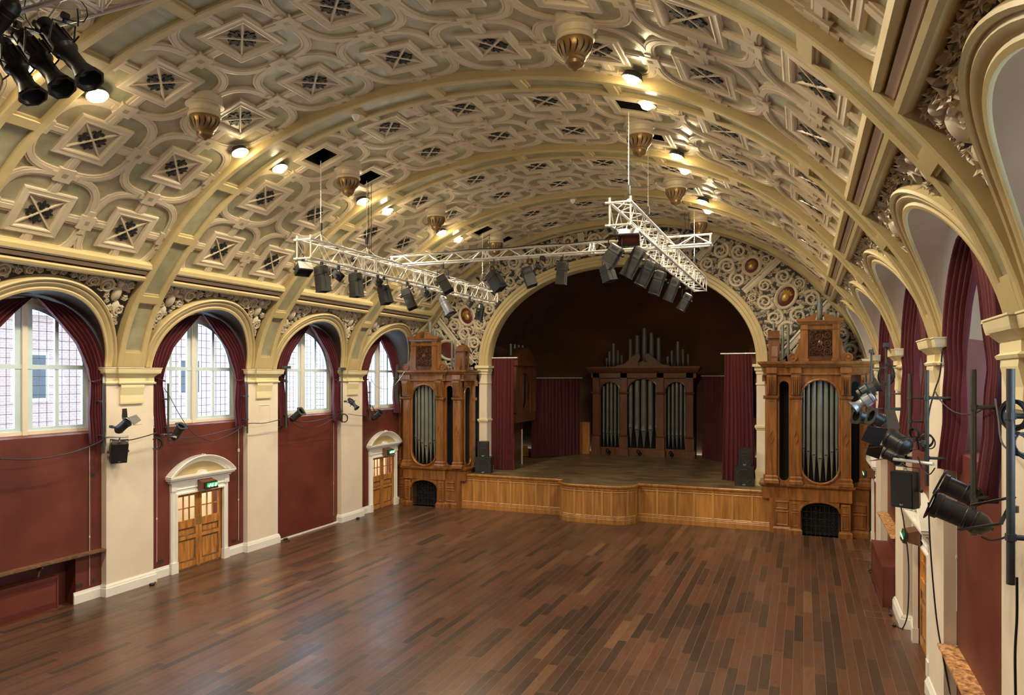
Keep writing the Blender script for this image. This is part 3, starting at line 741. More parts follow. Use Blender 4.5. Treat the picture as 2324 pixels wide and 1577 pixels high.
def ventilator(t, y, where):
    p = Vector(vp(t, y, .12)); root = empty('ceiling_ventilator', p, 'bronze louvred ventilator bowl under a cream collar, ' + where, 'ventilator', 'bronze ventilators hanging from the ceiling')
    m = MB(); top = .3
    m.lathe([(.33, top), (.33, -.0), (.36, -.02), (.36, -.05), (.29, -.07), (.28, -.17), (.29, -.18), (.31, -.21), (.31, -.245), (.29, -.26), (.0, -.26)], p, (0, 0, 1), 32)
    recalc(m.build('collar', M['plaster'], root, smooth='auto'))
    m = MB(); m.lathe([(.28, -.25), (.287, -.29), (.278, -.36), (.25, -.43), (.205, -.49), (.165, -.525), (.175, -.54), (.165, -.56), (.15, -.575), (.148, -.625), (.11, -.665), (.045, -.69), (.03, -.71), (0, -.72)], p, (0, 0, 1), 32, cap=False)
    bo = recalc(m.build('bowl', M['bronze'], root, smooth='auto'))
    m = MB()
    for i in range(16):
        a = i * math.pi / 8; rows = []
        for f in (0, .25, .5, .75, 1):
            z = -.32 - f * .18; rr = np.interp(-z, [.29, .36, .43, .49, .525], [.287, .278, .25, .205, .165]) + .005; aa = a + .10 * math.sin(f * math.pi * 1.0) - .12 * f; w_ = .055 * math.sin(math.pi * (.08 + f * .84)) 
            rows.append([p + Vector((rr * math.cos(aa + e * w_), rr * math.sin(aa + e * w_), z)) for e in (-1, 0, 1)])
        m.loft(rows)
    m.build('louvre_slots', M['void'], bo)
for b, nm in ((0, 'nearest'), (1, 'second'), (2, 'third'), (3, 'farthest')):
    ventilator(7.34, YC[b], nm + ' in the left ceiling row')
    ventilator(15.0, YC[b], nm + ' in the right ceiling row')
# smoke detectors on ribs
for k, tt, nm in ((1, 9.24, 'nearer'), (3, 11.2, 'farther')):
    p = Vector(vp(tt, PC[k], 0)); m = MB(); m.lathe([(.05, .02), (.09, 0), (.085, -.04), (.05, -.1), (.02, -.13), (0, -.13)], p, (0, 0, 1), 16, cap=False)
    tag(recalc(m.build('smoke_detector', M['white'], loc=p, smooth='auto')), 'small white smoke detector on the underside of a ceiling rib, the %s one' % nm, 'smoke detector', 'smoke detectors on the ribs')

# ================================================================ ORGAN CASES
def flat(x, y0, sgn=1): return lambda a, b, h: (x + sgn * a, y0 - h, b)
def organ_pipe(root, x, y, z0, z1, r, foot=.62, name='organ_pipe', mouth=True):
    m = MB(); zf = z0 + foot
    m.lathe([(r*.14, z0), (r*.9, zf - .03), (r, zf), (r, z1), (r*.9, z1), (r*.85, z1 - .1)], (x, y, 0), (0, 0, 1), 14, cap=False)
    if mouth:
        m.add([(x - r*.62, y - r*.8, zf - .05), (x + r*.62, y - r*.8, zf - .05), (x + r*.55, y - r*1.04, zf + .02), (x - r*.55, y - r*1.04, zf + .02)], [(0,1,2,3)])
        m.prism([(x - r*.62, zf + .05), (x + r*.62, zf + .05), (x + r*.55, zf + .17), (x, zf + .30), (x - r*.55, zf + .17)], lambda a, b, h: (a, y - h, b), r*.7, r*1.04)
        m.mi = 1; m.box((x - r*.6, y - r*1.03, zf + .02), (x + r*.6, y - r*.7, zf + .05)); m.mi = 0
    return recalc(m.build(name, [M['pipe'], M['void']], root, smooth='auto'))
def mould(m, x0, x1, y, prof, ret=.35):                    # run a moulding (z, projection) along x at front plane y with returns
    for (z0, p0), (z1, p1) in zip(prof[:-1], prof[1:]):
        a = [(x0 - p0, y - p0, z0), (x1 + p0, y - p0, z0), (x1 + p0, y + ret, z0), (x0 - p0, y + ret, z0)]; c = [(x0 - p1, y - p1, z1), (x1 + p1, y - p1, z1), (x1 + p1, y + ret, z1), (x0 - p1, y + ret, z1)]
        m.add(a + c, [(0,1,5,4),(1,2,6,5),(2,3,7,6),(3,0,4,7)])
    z, p = prof[-1]; m.add([(x0 - p, y - p, z), (x1 + p, y - p, z), (x1 + p, y + ret, z), (x0 - p, y + ret, z)], [(0,1,2,3)])
    z, p = prof[0]; m.add([(x0 - p, y - p, z), (x1 + p, y - p, z), (x1 + p, y + ret, z), (x0 - p, y + ret, z)], [(3,2,1,0)])
def holed(m, x0, x1, z0, z1, hole, fn, d0, d1):            # panel with a closed hole, hole pts ccw
    cx = sum(p[0] for p in hole) / len(hole); cz = sum(p[1] for p in hole) / len(hole); rows = []
    pts = list(hole)
    for q in ((x0, z0), (x1, z0), (x1, z1), (x0, z1)): pts.append(('c', math.atan2(q[1]-cz, q[0]-cx), q))
    ev = [(math.atan2(p[1]-cz, p[0]-cx), p) for p in hole]; ev.sort(); angs = [e[0] for e in ev]
    def hp(a):
        n = len(ev)
        for i in range(n):
            a0 = ev[i][0]; a1 = ev[(i+1) % n][0]; aa = a
            if a1 <= a0: a1 += 2*math.pi; aa = a if a >= a0 else a + 2*math.pi
            if a0 <= aa <= a1: f = (aa-a0)/(a1-a0 or 1); p, q = ev[i][1], ev[(i+1) % n][1]; return (p[0]+(q[0]-p[0])*f, p[1]+(q[1]-p[1])*f)
        return ev[0][1]
    al = sorted(angs + [q[1] for q in pts[len(hole):]])
    for a in al + al[:1]:
        c, s = math.cos(a), math.sin(a); k = min(((x1-cx)/c if c > 1e-9 else (x0-cx)/c if c < -1e-9 else 1e9), ((z1-cz)/s if s > 1e-9 else (z0-cz)/s if s < -1e-9 else 1e9))
        h = hp(a); rows.append([fn(cx+c*k, cz+s*k, d0), fn(h[0], h[1], d0), fn(h[0], h[1], d1)])
    m.loft(rows)
def capsule(cx, r, zt, zb, n=14):                          # round-topped, round-bottomed opening, ccw from bottom
    rz = r * 1.0
    return [(cx + r*math.cos(a), zt - rz + rz*math.sin(a)) for a in [math.pi*i/n for i in range(n+1)]] + [(cx - r*math.cos(a), zb + rz - rz*math.sin(a)) for a in [math.pi*i/n for i in range(n+1)]]
def pilaster(root, x, y, w, z0, z1, sg, zk):
    m = MB(); m.box((x - w/2, y - .09, z0), (x + w/2, y + .1, z1))
    mould(m, x - w/2, x + w/2, y - .09, [(z0, .07), (z0 + .10*zk, .07), (z0 + .14*zk, .04), (z0 + .22*zk, .05), (z0 + .26*zk, .01)], .15)
    zc = z1 - .70*zk; mould(m, x - w/2, x + w/2, y - .09, [(zc - .10*zk, .01), (zc - .06*zk, .05), (zc, .07), (zc + .02*zk, .07)], .15)
    # console top flaring out
    m.prism([(0, zc + .02*zk), (.05, zc + .05*zk), (.06, zc + .2*zk), (.13, z1 - .18*zk), (.17, z1 - .06*zk), (.17, z1), (0, z1)], lambda a, b, h: (x + h, y - .09 - a, b), -w/2 + .01, w/2 - .01)
    for i in range(4): m.box((x - w*.32 + i*w*.18, y - .27, zc + .1*zk), (x - w*.32 + i*w*.18 + .02, y - .12, z1 - .12*zk))
    zm = (z0 + z1)/2 - .25*zk
    m.strip([(x, zm - .2*zk), (x + .075, zm), (x, zm + .2*zk), (x - .075, zm)], [(-.02, 0), (-.01, .03), (.01, .03), (.02, 0)], lambda a, b, h: (a, y - .09 - h, b), close=True)
    m.strip([(x - w*.32, z0 + .32*zk), (x + w*.32, z0 + .32*zk), (x + w*.32, zc - .16*zk), (x - w*.32, zc - .16*zk)], [(-.012, 0), (-.006, .012), (.006, .012), (.012, 0)], lambda a, b, h: (a, y - .09 - h, b), close=True)
    return recalc(m.build('pilaster', M['wood'], root))
def corner_organ(cx, sg, zk, nm, label):
    Y = 26.45; root = empty('organ_case', (cx, Y, 0), label, 'organ')
    X = lambda a: cx + sg * a
    def bx(m, a0, a1, y0, y1, z0, z1): m.box((X(a0), y0, z0), (X(a1), y1, z1))
    z = lambda v: v * zk
    # plinth stage
    m = MB(); hole = [(cx + .58, .0), (cx + .6, z(.75))] + [(cx + .58*math.cos(a), z(.78) + z(.30)*math.sin(a)) for a in [math.pi*i/12 for i in range(1, 12)]] + [(cx - .6, z(.75)), (cx - .58, 0)]
    o0, o1 = sorted((X(-.93), X(.93)))
    rows = []
    holed(m, o0, o1, -.001, z(1.14), hole, flat(0, Y), 0, -.3)
    bx(m, -.93, -.6, Y, Y + 1.4, 0, z(1.14)); bx(m, .6, 1.62, Y + .05, Y + 1.4, 0, z(1.14)); bx(m, -1.5, -.93, Y + .25, Y + 1.4, 0, z(1.14)); bx(m, -.93, .93, Y + .5, Y + 1.4, 0, z(1.6))
    for a in (-.78, .78):
        mould(m, X(a) - .17, X(a) + .17, Y - .03, [(0, .05), (z(.14), .05), (z(.2), .01)], .1)
        bx(m, a - .15, a + .15, Y - .03, Y, z(.2), z(1.08))
        for z0, z1 in ((.28, .72), (.8, 1.02)): m.strip([(X(a) - .09, z(z0)), (X(a) + .09, z(z0)), (X(a) + .09, z(z1)), (X(a) - .09, z(z1))], [(-.02, 0), (0, .022), (.02, 0)], lambda p, q, h: (p, Y - .03 - h, q), close=True)
    m.strip([(cx + .66*math.cos(a), z(.76) + z(.36)*math.sin(a)) for a in [math.pi*i/14 for i in range(15)]], [(-.045, 0), (-.03, .05), (.03, .05), (.045, 0)], flat(0, Y))
    for a, yy in ((1.21, Y + .05), (-1.22, Y + .25)):
        for z0, z1 in ((.28, .72), (.82, 1.04)): m.strip([(X(a) - .19, z(z0)), (X(a) + .19, z(z0)), (X(a) + .19, z(z1)), (X(a) - .19, z(z1))], [(-.03, 0), (0, .03), (.03, 0)], lambda p, q, h: (p, yy - h, q), close=True)
        mould(m, X(a) - .26, X(a) + .26, yy, [(0, .04), (z(.16), .04), (z(.22), .005)], .1)
    recalc(m.build('plinth', M['wood'], root))
    # iron grille in the arch of the plinth
    m = MB(); gy = Y + .06; rnd = random.Random(3)
    for i in range(9): m.box((cx - .56 + i*.14 - .006, gy, 0), (cx - .56 + i*.14 + .006, gy + .012, z(1.02)))
    for i in range(5): m.box((cx - .57, gy, z(.1 + i*.22)), (cx + .57, gy + .012, z(.1 + i*.22) + .012))
    for i in range(4):
        for j in range(4):
            px, pz = cx - .42 + i*.28, z(.16 + j*.235); s_ = 1 if (i + j) % 2 else -1
            m.strip([(px + .11*(1-f*.75)*math.cos(s_*f*8), pz + .11*(1-f*.75)*math.sin(s_*f*8)) for f in [k/12 for k in range(13)]], [(-.007, -.01), (0, .012), (.007, -.01)], lambda p, q, h: (p, gy - h, q))
    m.build('iron_grille', M['iron'], root)
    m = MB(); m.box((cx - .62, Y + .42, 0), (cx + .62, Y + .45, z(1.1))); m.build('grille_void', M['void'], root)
    # frieze rail and shelf
    m = MB(); a0, a1 = sorted((X(-.95), X(.95)))
    mould(m, a0, a1, Y, [(z(1.10), .0), (z(1.13), .03), (z(1.5), .03), (z(1.54), .06), (z(1.58), .12), (z(1.64), .13), (z(1.655), .10)], 1.3)
    a0, a1 = sorted((X(.9), X(1.85))); mould(m, a0, a1, Y + .12, [(z(1.12), .0), (z(1.5), .02), (z(1.58), .1), (z(1.64), .11)], 1.2)
    a0, a1 = sorted((X(-1.5), X(-.9))); mould(m, a0, a1, Y + .3, [(z(1.12), .0), (z(1.5), .02), (z(1.58), .1), (z(1.64), .11)], 1.0)
    recalc(m.build('shelf', M['wood'], root))
    # main front with oval opening
    m = MB(); x0, x1 = sorted((X(-.64), X(.64))); hole = capsule(cx, .60, z(5.07), z(1.70))
    holed(m, x0, x1, z(1.64), z(5.22), hole, flat(0, Y), 0, -.14)
    m.strip(hole, [(-.05, 0), (-.04, .05), (.0, .06), (.03, .03), (.035, -.02)], flat(0, Y), close=True)
    recalc(m.build('front_panel', M['wood'], root))
    for a in (-.79, .76): pilaster(root, X(a), Y, .31, z(1.65), z(5.22), sg, zk)
    # slot bay and stageward pilaster
    m = MB(); x0, x1 = sorted((X(.92), X(1.36))); holed(m, x0, x1, z(1.64), z(5.22), capsule(X(1.14), .15, z(5.02), z(1.74)), flat(0, Y + .10), 0, -.08); recalc(m.build('slot_panel', M['wood'], root))
    pilaster(root, X(1.54), Y + .06, .33, z(1.65), z(5.22), sg, zk)
    # outer set-back bay against the side wall
    m = MB(); x0, x1 = sorted((X(-1.5), X(-.95))); holed(m, x0, x1, z(1.64), z(5.22), capsule(X(-1.1), .12, z(5.02), z(1.74)), flat(0, Y + .35), 0, -.08); recalc(m.build('slot_panel', M['wood2'], root))
    pilaster(root, X(-1.38), Y + .33, .26, z(1.65), z(5.22), sg, zk)
    # return side facing the stage, with arched opening and its own pilaster
    xs = X(1.72); m = MB(); f3 = lambda a, b, h: (xs + sg * h, a, b)
    holed(m, Y + .25, Y + .98, z(1.64), z(5.22), capsule(Y + .61, .30, z(4.98), z(1.72)), f3, 0, -.08)
    m.strip(capsule(Y + .61, .30, z(4.98), z(1.72)), [(-.04, 0), (-.03, .03), (.02, .03), (.03, 0)], f3, close=True)
    bx(m, 1.62, 1.80, Y + .94, Y + 1.2, z(1.64), z(5.22)); bx(m, 1.62, 1.86, Y + .92, Y + 1.22, z(4.4), z(4.52)); bx(m, 1.62, 1.90, Y + .92, Y + 1.22, z(5.0), z(5.22)); bx(m, 1.62, 1.86, Y + .92, Y + 1.22, z(1.64), z(1.8))
    recalc(m.build('return_side', M['wood'], root))
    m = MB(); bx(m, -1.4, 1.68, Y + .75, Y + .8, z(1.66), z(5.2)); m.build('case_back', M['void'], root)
    # pipes
    for i, (a, r, zt) in enumerate(((-.52, .05, 4.75), (-.37, .062, 5.0), (-.19, .075, 5.05), (0, .088, 5.08), (.19, .075, 5.05), (.37, .062, 5.0), (.52, .05, 4.75))):
        organ_pipe(root, X(a), Y + .24, z(1.75 + abs(a)*.12), z(zt) + .05, r, z(.72) + abs(a)*.5)
    for i, yy in enumerate((.42, .58, .74)): organ_pipe(root, X(1.5), Y + yy, z(1.8), z(4.95), .055, z(.7), mouth=False)
    # entablature
    m = MB()
    for (a0, a1, yy) in ((-.98, .98, Y - .02), (.9, 1.78, Y + .04), (-1.5, -.9, Y + .32)):
        q0, q1 = sorted((X(a0), X(a1))); mould(m, q0, q1, yy, [(z(5.20), .0), (z(5.23), .05), (z(5.27), .05), (z(5.29), .02), (z(5.46), .03), (z(5.5), .10), (z(5.53), .12), (z(5.58), .20), (z(5.63), .22), (z(5.66), .22)], 1.25)
    for a in (-.79, .76, 1.54): bx(m, a - .17, a + .17, Y - .12, Y, z(5.28), z(5.47))
    for i in range(60): m.box((X(-1.) + sg*i*.035 - .008, Y - .16, z(5.475)), (X(-1.) + sg*i*.035 + .008, Y - .1, z(5.50)))
    m.mi = 1; bx(m, -1.1, 1.9, Y - .22, Y - .24, z(5.655), z(5.668)); m.mi = 0
    recalc(m.build('entablature', [M['wood'], M['wood2']], root))
    # crowning aedicule
    def crown(c, y, hw, z0, zt, nm_):
        m = MB(); m.box((X(c) - hw, y, z0), (X(c) + hw, y + .3, zt))
        for e in (-1, 1):
            xx = X(c) + e * (hw - .13*hw/.62); ww = .11*hw/.62; m.box((xx - ww, y - .06, z0), (xx + ww, y, zt))
            mould(m, xx - ww, xx + ww, y - .06, [(z0, .03), (z0 + .08, .03), (z0 + .1, .0)], .05); mould(m, xx - ww, xx + ww, y - .06, [(zt - .2, .0), (zt - .17, .03), (zt - .14, .03)], .05)
            # volute bracket
            sc_ = hw / .62; P = [(hw, z0), (hw + .38*sc_, z0), (hw + .40*sc_, z0 + .12*sc_), (hw + .33*sc_, z0 + .22*sc_), (hw + .2*sc_, z0 + .26*sc_), (hw + .10*sc_, z0 + .4*sc_), (hw + .06*sc_, z0 + .65*sc_), (hw + .07*sc_, z0 + .75*sc_), (hw, z0 + .78*sc_)]
            m.prism([(X(c) + e*a, b) for a, b in P], flat(0, y), -.18, .0)
            m.lathe([(.0, .05), (.04*sc_, .05), (.05*sc_, .02), (.1*sc_, .02), (.11*sc_, .05), (.14*sc_, .05), (.15*sc_, 0)], (X(c) + e*(hw + .24*sc_), y, z0 + .14*sc_), (0, -1, 0), 18, cap=False)
        mould(m, X(c) - hw, X(c) + hw, y - .05, [(zt - .02, .0), (zt + .02, .04), (zt + .06, .06), (zt + .1, .10), (zt + .13, .10)], .3)
        zz = zt + .13; H = .26 * hw / .62
        for e in (-1, 1):
            P = [(hw + .12, 0), (hw + .12, .05), (hw*.75, .08), (hw*.45, H*.65), (hw*.2, H), (.10, H + .03), (.10, H - .04), (.16, 0)]
            m.prism([(X(c) + e*a, zz + b) for a, b in P], flat(0, y), -.2, .14)
        recalc(m.build(nm_, M['wood'], root)); 
        m = MB(); rnd = random.Random(11)
        zc_, hz, hx = (z0 + zt) / 2, (zt - z0) * .36, hw * .56
        f4 = flat(0, y); m.prism([(X(c) - hx*1.08, z0 + .03), (X(c) + hx*1.08, z0 + .03), (X(c) + hx*1.08, zt - .17), (X(c) - hx*1.08, zt - .17)], f4, 0, .012)
        for (a, b, r) in pack(lambda a, b: min(hx - abs(a - X(c)), hz - abs(b - zc_)), (X(c) - hx, X(c) + hx, zc_ - hz, zc_ + hz), .13 * hw / .62, .02, 500, 4): scroll(m, f4, a, b, r * 1.15, rnd, .012, .06)
        blob(m, f4, X(c), zc_, hx*.28, hz*.25, .012, .1)
        recalc(m.build('carved_panel', M['carve'], root))
    crown(0, Y + .02, .62, z(5.66), z(6.86), 'pediment')
    # small crown turned toward the stage
    xs = X(1.6); m = MB(); f5 = lambda a, b, h: (xs + sg * h, a, b); yc_ = Y + .62
    bx(m, 1.3, 1.6, yc_ - .26, yc_ + .26, z(5.66), z(6.45)); 
    for e in (-1, 1): m.prism([(yc_ + e*a, z(5.66) + b) for a, b in [(.26, 0), (.46, 0), (.45, .12), (.33, .2), (.28, .5), (.26, .55)]], f5, -.25, -.05); bx(m, 1.6, 1.66, yc_ + e*.2 - .06, yc_ + e*.2 + .06, z(5.66), z(6.45))
    m.prism([(yc_ - .34, z(6.45)), (yc_ + .34, z(6.45)), (yc_ + .34, z(6.52)), (yc_ + .18, z(6.6)), (yc_, z(6.72)), (yc_ - .18, z(6.6)), (yc_ - .34, z(6.52))], f5, -.3, .08)
    recalc(m.build('return_pediment', M['wood2'], root))
    m = MB(); blob(m, f5, yc_, z(6.02), .12, .26, .0, .08)
    for i in range(8): leaf(m, f5, yc_, z(6.02), i*.785, .2, .06, 0, .07)
    recalc(m.build('carved_panel', M['carve'], root))
    for a, r, zt in ((-.48, .055, 7.22), (-.22, .07, 7.3), (0, .09, 7.72), (.22, .075, 7.35), (.48, .055, 7.18), ): organ_pipe(root, X(a), Y + .5, z(5.66), z(zt), r, .3, mouth=False)
    for a, yy, zt in ((1.02, .55, 6.9), (1.2, .5, 6.9), (1.5, .95, 7.0)): organ_pipe(root, X(a), Y + yy, z(5.66), z(zt) - (0 if sg < 0 else .0), .05, .3, mouth=False)
    return root
corner_organ(-14.66, 1, 1.0, 'left', 'carved oak organ case with grey pipes in the left corner, left of the stage')
corner_organ(.52, -1, 1.045, 'right', 'carved oak organ case with grey pipes in the right corner, right of the stage')

# organ at the back of the stage
def back_organ():
    Y = 36.0; root = empty('organ_case', (-7.48, Y, 1.41), 'wide three-arched organ case with curved pediment at the back of the dark stage', 'organ')
    W = M['wood2']; cx = -7.48; zt = 5.62
    m = MB()
    for (c, hw, r) in ((-9.16, .68, .5), (-7.48, 1.0, .82), (-5.83, .65, .5)):
        zs = 4.62 if r < .6 else 4.5; hole = [(c + r, 1.8), ] + [(c + r*math.cos(a), zs + (r if r < .6 else .78)*math.sin(a)) for a in [math.pi*i/14 for i in range(15)]] + [(c - r, 1.8)]
        holed(m, c - hw, c + hw, 1.41, zt, hole, flat(0, Y), 0, -.12)
        m.strip(hole[1:-1], [(-.09, 0), (-.08, .04), (-.02, .06), (.0, .0)], flat(0, Y))
    recalc(m.build('front_panel', W, root))
    for x in (-9.88, -8.44, -6.6, -5.16):
        m = MB(); m.box((x - .17, Y - .1, 1.41), (x + .17, Y + .1, zt)); mould(m, x - .17, x + .17, Y - .1, [(1.41, .08), (1.75, .08), (1.8, .04), (2.35, .04), (2.4, .08), (2.44, .0)], .1)
        mould(m, x - .17, x + .17, Y - .1, [(4.5, .0), (4.55, .05), (4.62, .08), (4.64, .0)], .1); recalc(m.build('pilaster', W, root))
    m = MB(); mould(m, -10.08, -4.9, Y - .05, [(zt - .32, .0), (zt - .28, .05), (zt - .05, .05), (zt, .12), (zt + .1, .2), (zt + .22, .26), (zt + .28, .26)], .5); recalc(m.build('entablature', W, root))
    m = MB(); zz = zt + .28
    for e in (-1, 1): m.prism([(cx + e*a, zz + b) for a, b in [(1.35, 0), (1.35, .06), (.95, .12), (.6, .42), (.3, .66), (.16, .62), (.12, .45), (.22, .2), (.2, .0)]], flat(0, Y), -.15, .12)
    m.prism([(cx - .25, zz), (cx + .25, zz), (cx + .2, zz + .2), (cx, zz + .3), (cx - .2, zz + .2)], flat(0, Y), -.1, .05)
    recalc(m.build('pediment', W, root))
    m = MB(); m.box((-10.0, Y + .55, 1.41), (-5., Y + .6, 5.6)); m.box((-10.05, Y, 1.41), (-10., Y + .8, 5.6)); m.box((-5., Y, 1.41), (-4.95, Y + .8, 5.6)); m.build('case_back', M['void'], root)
    for c, n, sp, r, zts in ((-9.16, 5, .2, .085, (4.9, 5.1, 5.15, 5.1, 4.9)), (-7.48, 5, .34, .15, (5.0, 5.2, 5.3, 5.2, 5.0)), (-5.83, 5, .2, .085, (4.9, 5.1, 5.15, 5.1, 4.9))):
        for i in range(n):
            f = abs(i - (n-1)/2); organ_pipe(root, c + (i - (n-1)/2)*sp, Y + .25, 1.82, zts[i], r * (1 - f*.12), .62 if r < .1 else .8 + f*.08)
    for x, zt2, r in ((-9.45, 6.35, .06), (-9.3, 6.7, .07), (-9.08, 7.1, .09), (-8.85, 6.75, .07), (-8.65, 6.5, .06), (-8.2, 7.3, .1), (-7.85, 7.5, .12), (-7.48, 7.85, .13), (-7.12, 7.6, .12), (-6.76, 7.35, .11), (-6.3, 6.4, .07), (-6.1, 6.7, .07), (-5.8, 7.15, .09), (-5.55, 6.75, .07), (-5.3, 6.5, .06)):
        organ_pipe(root, x, Y + .4, 5.9, zt2, r, .3, mouth=False)
back_organ()
# organ wings inside the stage, half hidden by curtains
for x, sg, lb in ((-12.9, 1, 'dark organ side case with pipes inside the stage behind the left curtain'), (-1.15, -1, 'dark organ side case top inside the stage behind the right curtain')):
    root = empty('organ_side_case', (x, 31.5, 1.41), lb, 'organ'); m = MB(); y0 = 30.2
    fx = lambda a, b, h, x=x, sg=sg: (x + sg * h, a, b)
    holed(m, 30.2, 32.8, 3.7, 5.9, capsule(31.5, .5, 5.6, 3.85), fx, .8, .65); m.box((x, 30.2, 3.3), (x + sg*.85, 32.8, 3.75)); m.box((x, 30.2, 1.41), (x + sg*.1, 32.8, 3.7))
    for y in (30.3, 30.9, 32.1, 32.7): m.box((x + sg*.78, y - .1, 3.7), (x + sg*.9, y + .1, 5.9))
    m.box((x, 30.1, 5.9), (x + sg*1.0, 32.9, 6.12)); m.prism([(30.3, 6.12), (32.7, 6.12), (32.3, 6.4), (31.8, 6.75), (31.2, 6.75), (30.7, 6.4)], fx, .2, .9)
    recalc(m.build('case', M['wood2'], root))
    for i in range(5): organ_pipe(root, x + sg*.5, 31.1 + i*.2, 3.8, 5.5, .08, .4, mouth=False)
    for i in range(4): organ_pipe(root, x + sg*.4, 30.7 + i*.5, 6.1, 6.9, .07, .3, mouth=False)

# ================================================================ STAGE
st = empty('stage', (-7.1, 27.5, 0), 'raised wooden stage with honey pine panelled front and round bowed centre', 'stage')
YF = 26.75; ZT = 1.41; x0, x1 = -13.08, -.98; bc = -7.20; bw = 1.46; cr_ = .75
P = [(x0, YF), (bc - bw, YF)]
for i in range(9): a = math.pi + math.pi/2 * i/8; P.append((bc - bw + cr_ + cr_*math.cos(a), YF - .28 + cr_*math.sin(a)))
for i in range(9): a = -math.pi/2 + math.pi/2 * i/8; P.append((bc + bw - cr_ + cr_*math.cos(a), YF - .28 + cr_*math.sin(a)))
P += [(bc + bw, YF), (x1, YF)]
m = MB(); front = P
top = P + [(x1, 28.05), (.48, 28.05), (.48, 37.5), (-14.55, 37.5), (-14.55, 28.05), (x0, 28.05)]
m.add([(a, b, ZT) for a, b in top], [tuple(range(len(top)))]); recalc(m.build('stage_floor', M['stagefloor'], st))
fs = lambda a, b, h: (a, b, h)
dP = P
def run(prof, mt, nm):                                     # prof: (projection outward, z)
    m = MB(); rows = []
    for i, (a, b) in enumerate(dP):
        p0, p2 = dP[max(i-1, 0)], dP[min(i+1, len(dP)-1)]; dx, dy = p2[0]-p0[0], p2[1]-p0[1]; l = math.hypot(dx, dy); nx, ny = dy/l, -dx/l
        if i == 1: nx, ny = -.0, -1
        if i == len(dP)-2: nx, ny = 0, -1
        rows.append([(a + nx*p, b + ny*p, z) for p, z in prof])
    m.loft(rows); return recalc(m.build(nm, mt, st))
run([(0, 0), (0, ZT)], M['pine'], 'front_boarding')
run([(0, 1.19), (.015, 1.2), (.03, 1.24), (.03, 1.29), (.05, 1.30), (.08, 1.34), (.09, 1.385), (.07, 1.41), (0, ZT)], M['pine'], 'nosing')
run([(.0, 0), (.035, 0), (.035, .16), (.025, .19), (.03, .22), (.012, .25), (0, .25)], M['pine'], 'skirting')
def stile(a, b, nx, ny, w_=.045):
    m = MB(); tx, ty = -ny, nx; m.obox((a + nx*.008, b + ny*.006, .74), Vector((tx, ty, 0)), Vector((nx, ny, 0)), Vector((0, 0, 1)), (w_*1.7, .034, .98)); m.build('panel_stile', M['pine2'], st)
nL = 8
for i in range(nL + 1): stile(x0 + .04 + (bc - bw - x0 - .1) * i/nL, YF, 0, -1)
nR = 7
for i in range(nR + 1): stile(bc + bw + .06 + (x1 - bc - bw - .1) * i/nR, YF, 0, -1)
for i in range(5): stile(bc - bw + cr_ + (2*bw - 2*cr_) * i/4, YF - .28 - cr_, 0, -1)
for e in (-1, 1):
    for a in (8, 45): stile(bc + e*(bw - cr_ + cr_*math.cos(R(a))), YF - .28 - cr_*math.sin(R(a)), e*math.cos(R(a)), -math.sin(R(a)))
run([(0, .25), (.03, .27), (.0, .30)], M['pine2'], 'lower_bead'); run([(0, 1.13), (.025, 1.16), (0, 1.19)], M['pine2'], 'upper_bead')

# ================================================================ CURTAINS
def stage_curtain(name, p0, p1, z0, z1, folds, label, mt, seed, taper=0, amp=.07, rail=None):
    rnd = random.Random(seed); root = empty(name, (p0[0], p0[1], z0), label, 'curtain'); n = folds * 8; m = MB(); rows = []
    dx, dy = p1[0]-p0[0], p1[1]-p0[1]; L_ = math.hypot(dx, dy); tx, ty = dx/L_, dy/L_; nx, ny = ty, -tx
    ph = [rnd.uniform(-.5, .5) for _ in range(folds + 1)]; am = [rnd.uniform(.5, 1.2) for _ in range(folds + 1)]
    for j in range(15):
        f = j/14; z = z1 + (z0 - z1)*f; row = []
        for i in range(n + 1):
            u = i/n; k = int(u*folds); a = amp * am[min(k, folds)] * (.55 + .45*f); q = math.sin(u*folds*2*math.pi + ph[min(k, folds)]*.6*f + .5*math.sin(f*3+k))
            s_ = u * L_ * (1 + taper*f) - taper*f*L_*.3 + .02*math.sin(u*40 + f*4)
            row.append((p0[0] + tx*s_ + nx*a*q, p0[1] + ty*s_ + ny*a*q, z))
        rows.append(row)
    m.loft(rows); recalc(m.build('cloth', mt, root, smooth=True))
    m = MB(); e = .15; m.tube([(p0[0] - tx*e, p0[1] - ty*e, z1 + .03), (p1[0] + tx*e, p1[1] + ty*e, z1 + .03)], .025); m.build('rail', M['alu'], root)
    return root
stage_curtain('stage_curtain', (-12.42, 28.35), (-11.42, 28.45), 1.43, 6.17, 8, 'straight maroon stage curtain hanging at the left side of the stage opening', M['velvet'], 1)
stage_curtain('stage_curtain', (-2.82, 28.75), (-1.82, 28.7), 1.43, 6.25, 8, 'maroon stage curtain hanging at the right side of the stage opening, hem swept left', M['velvet'], 2, .25)
stage_curtain('back_curtain', (-12.3, 32.9), (-10.6, 35.5), 1.43, 5.3, 14, 'dark maroon curtain in shadow along the left back of the stage', M['velvet2'], 3, 0, .06)
stage_curtain('back_curtain', (-4.55, 36.0), (-2.4, 33.4), 1.43, 5.4, 14, 'dark maroon curtain in shadow along the right back of the stage', M['velvet2'], 4, 0, .06)
stage_curtain('side_curtain', (-12.75, 28.6), (-12.75, 29.9), 1.43, 6.0, 10, 'black masking curtain in the left wing behind the stage opening', M['void'], 5, 0, .05)

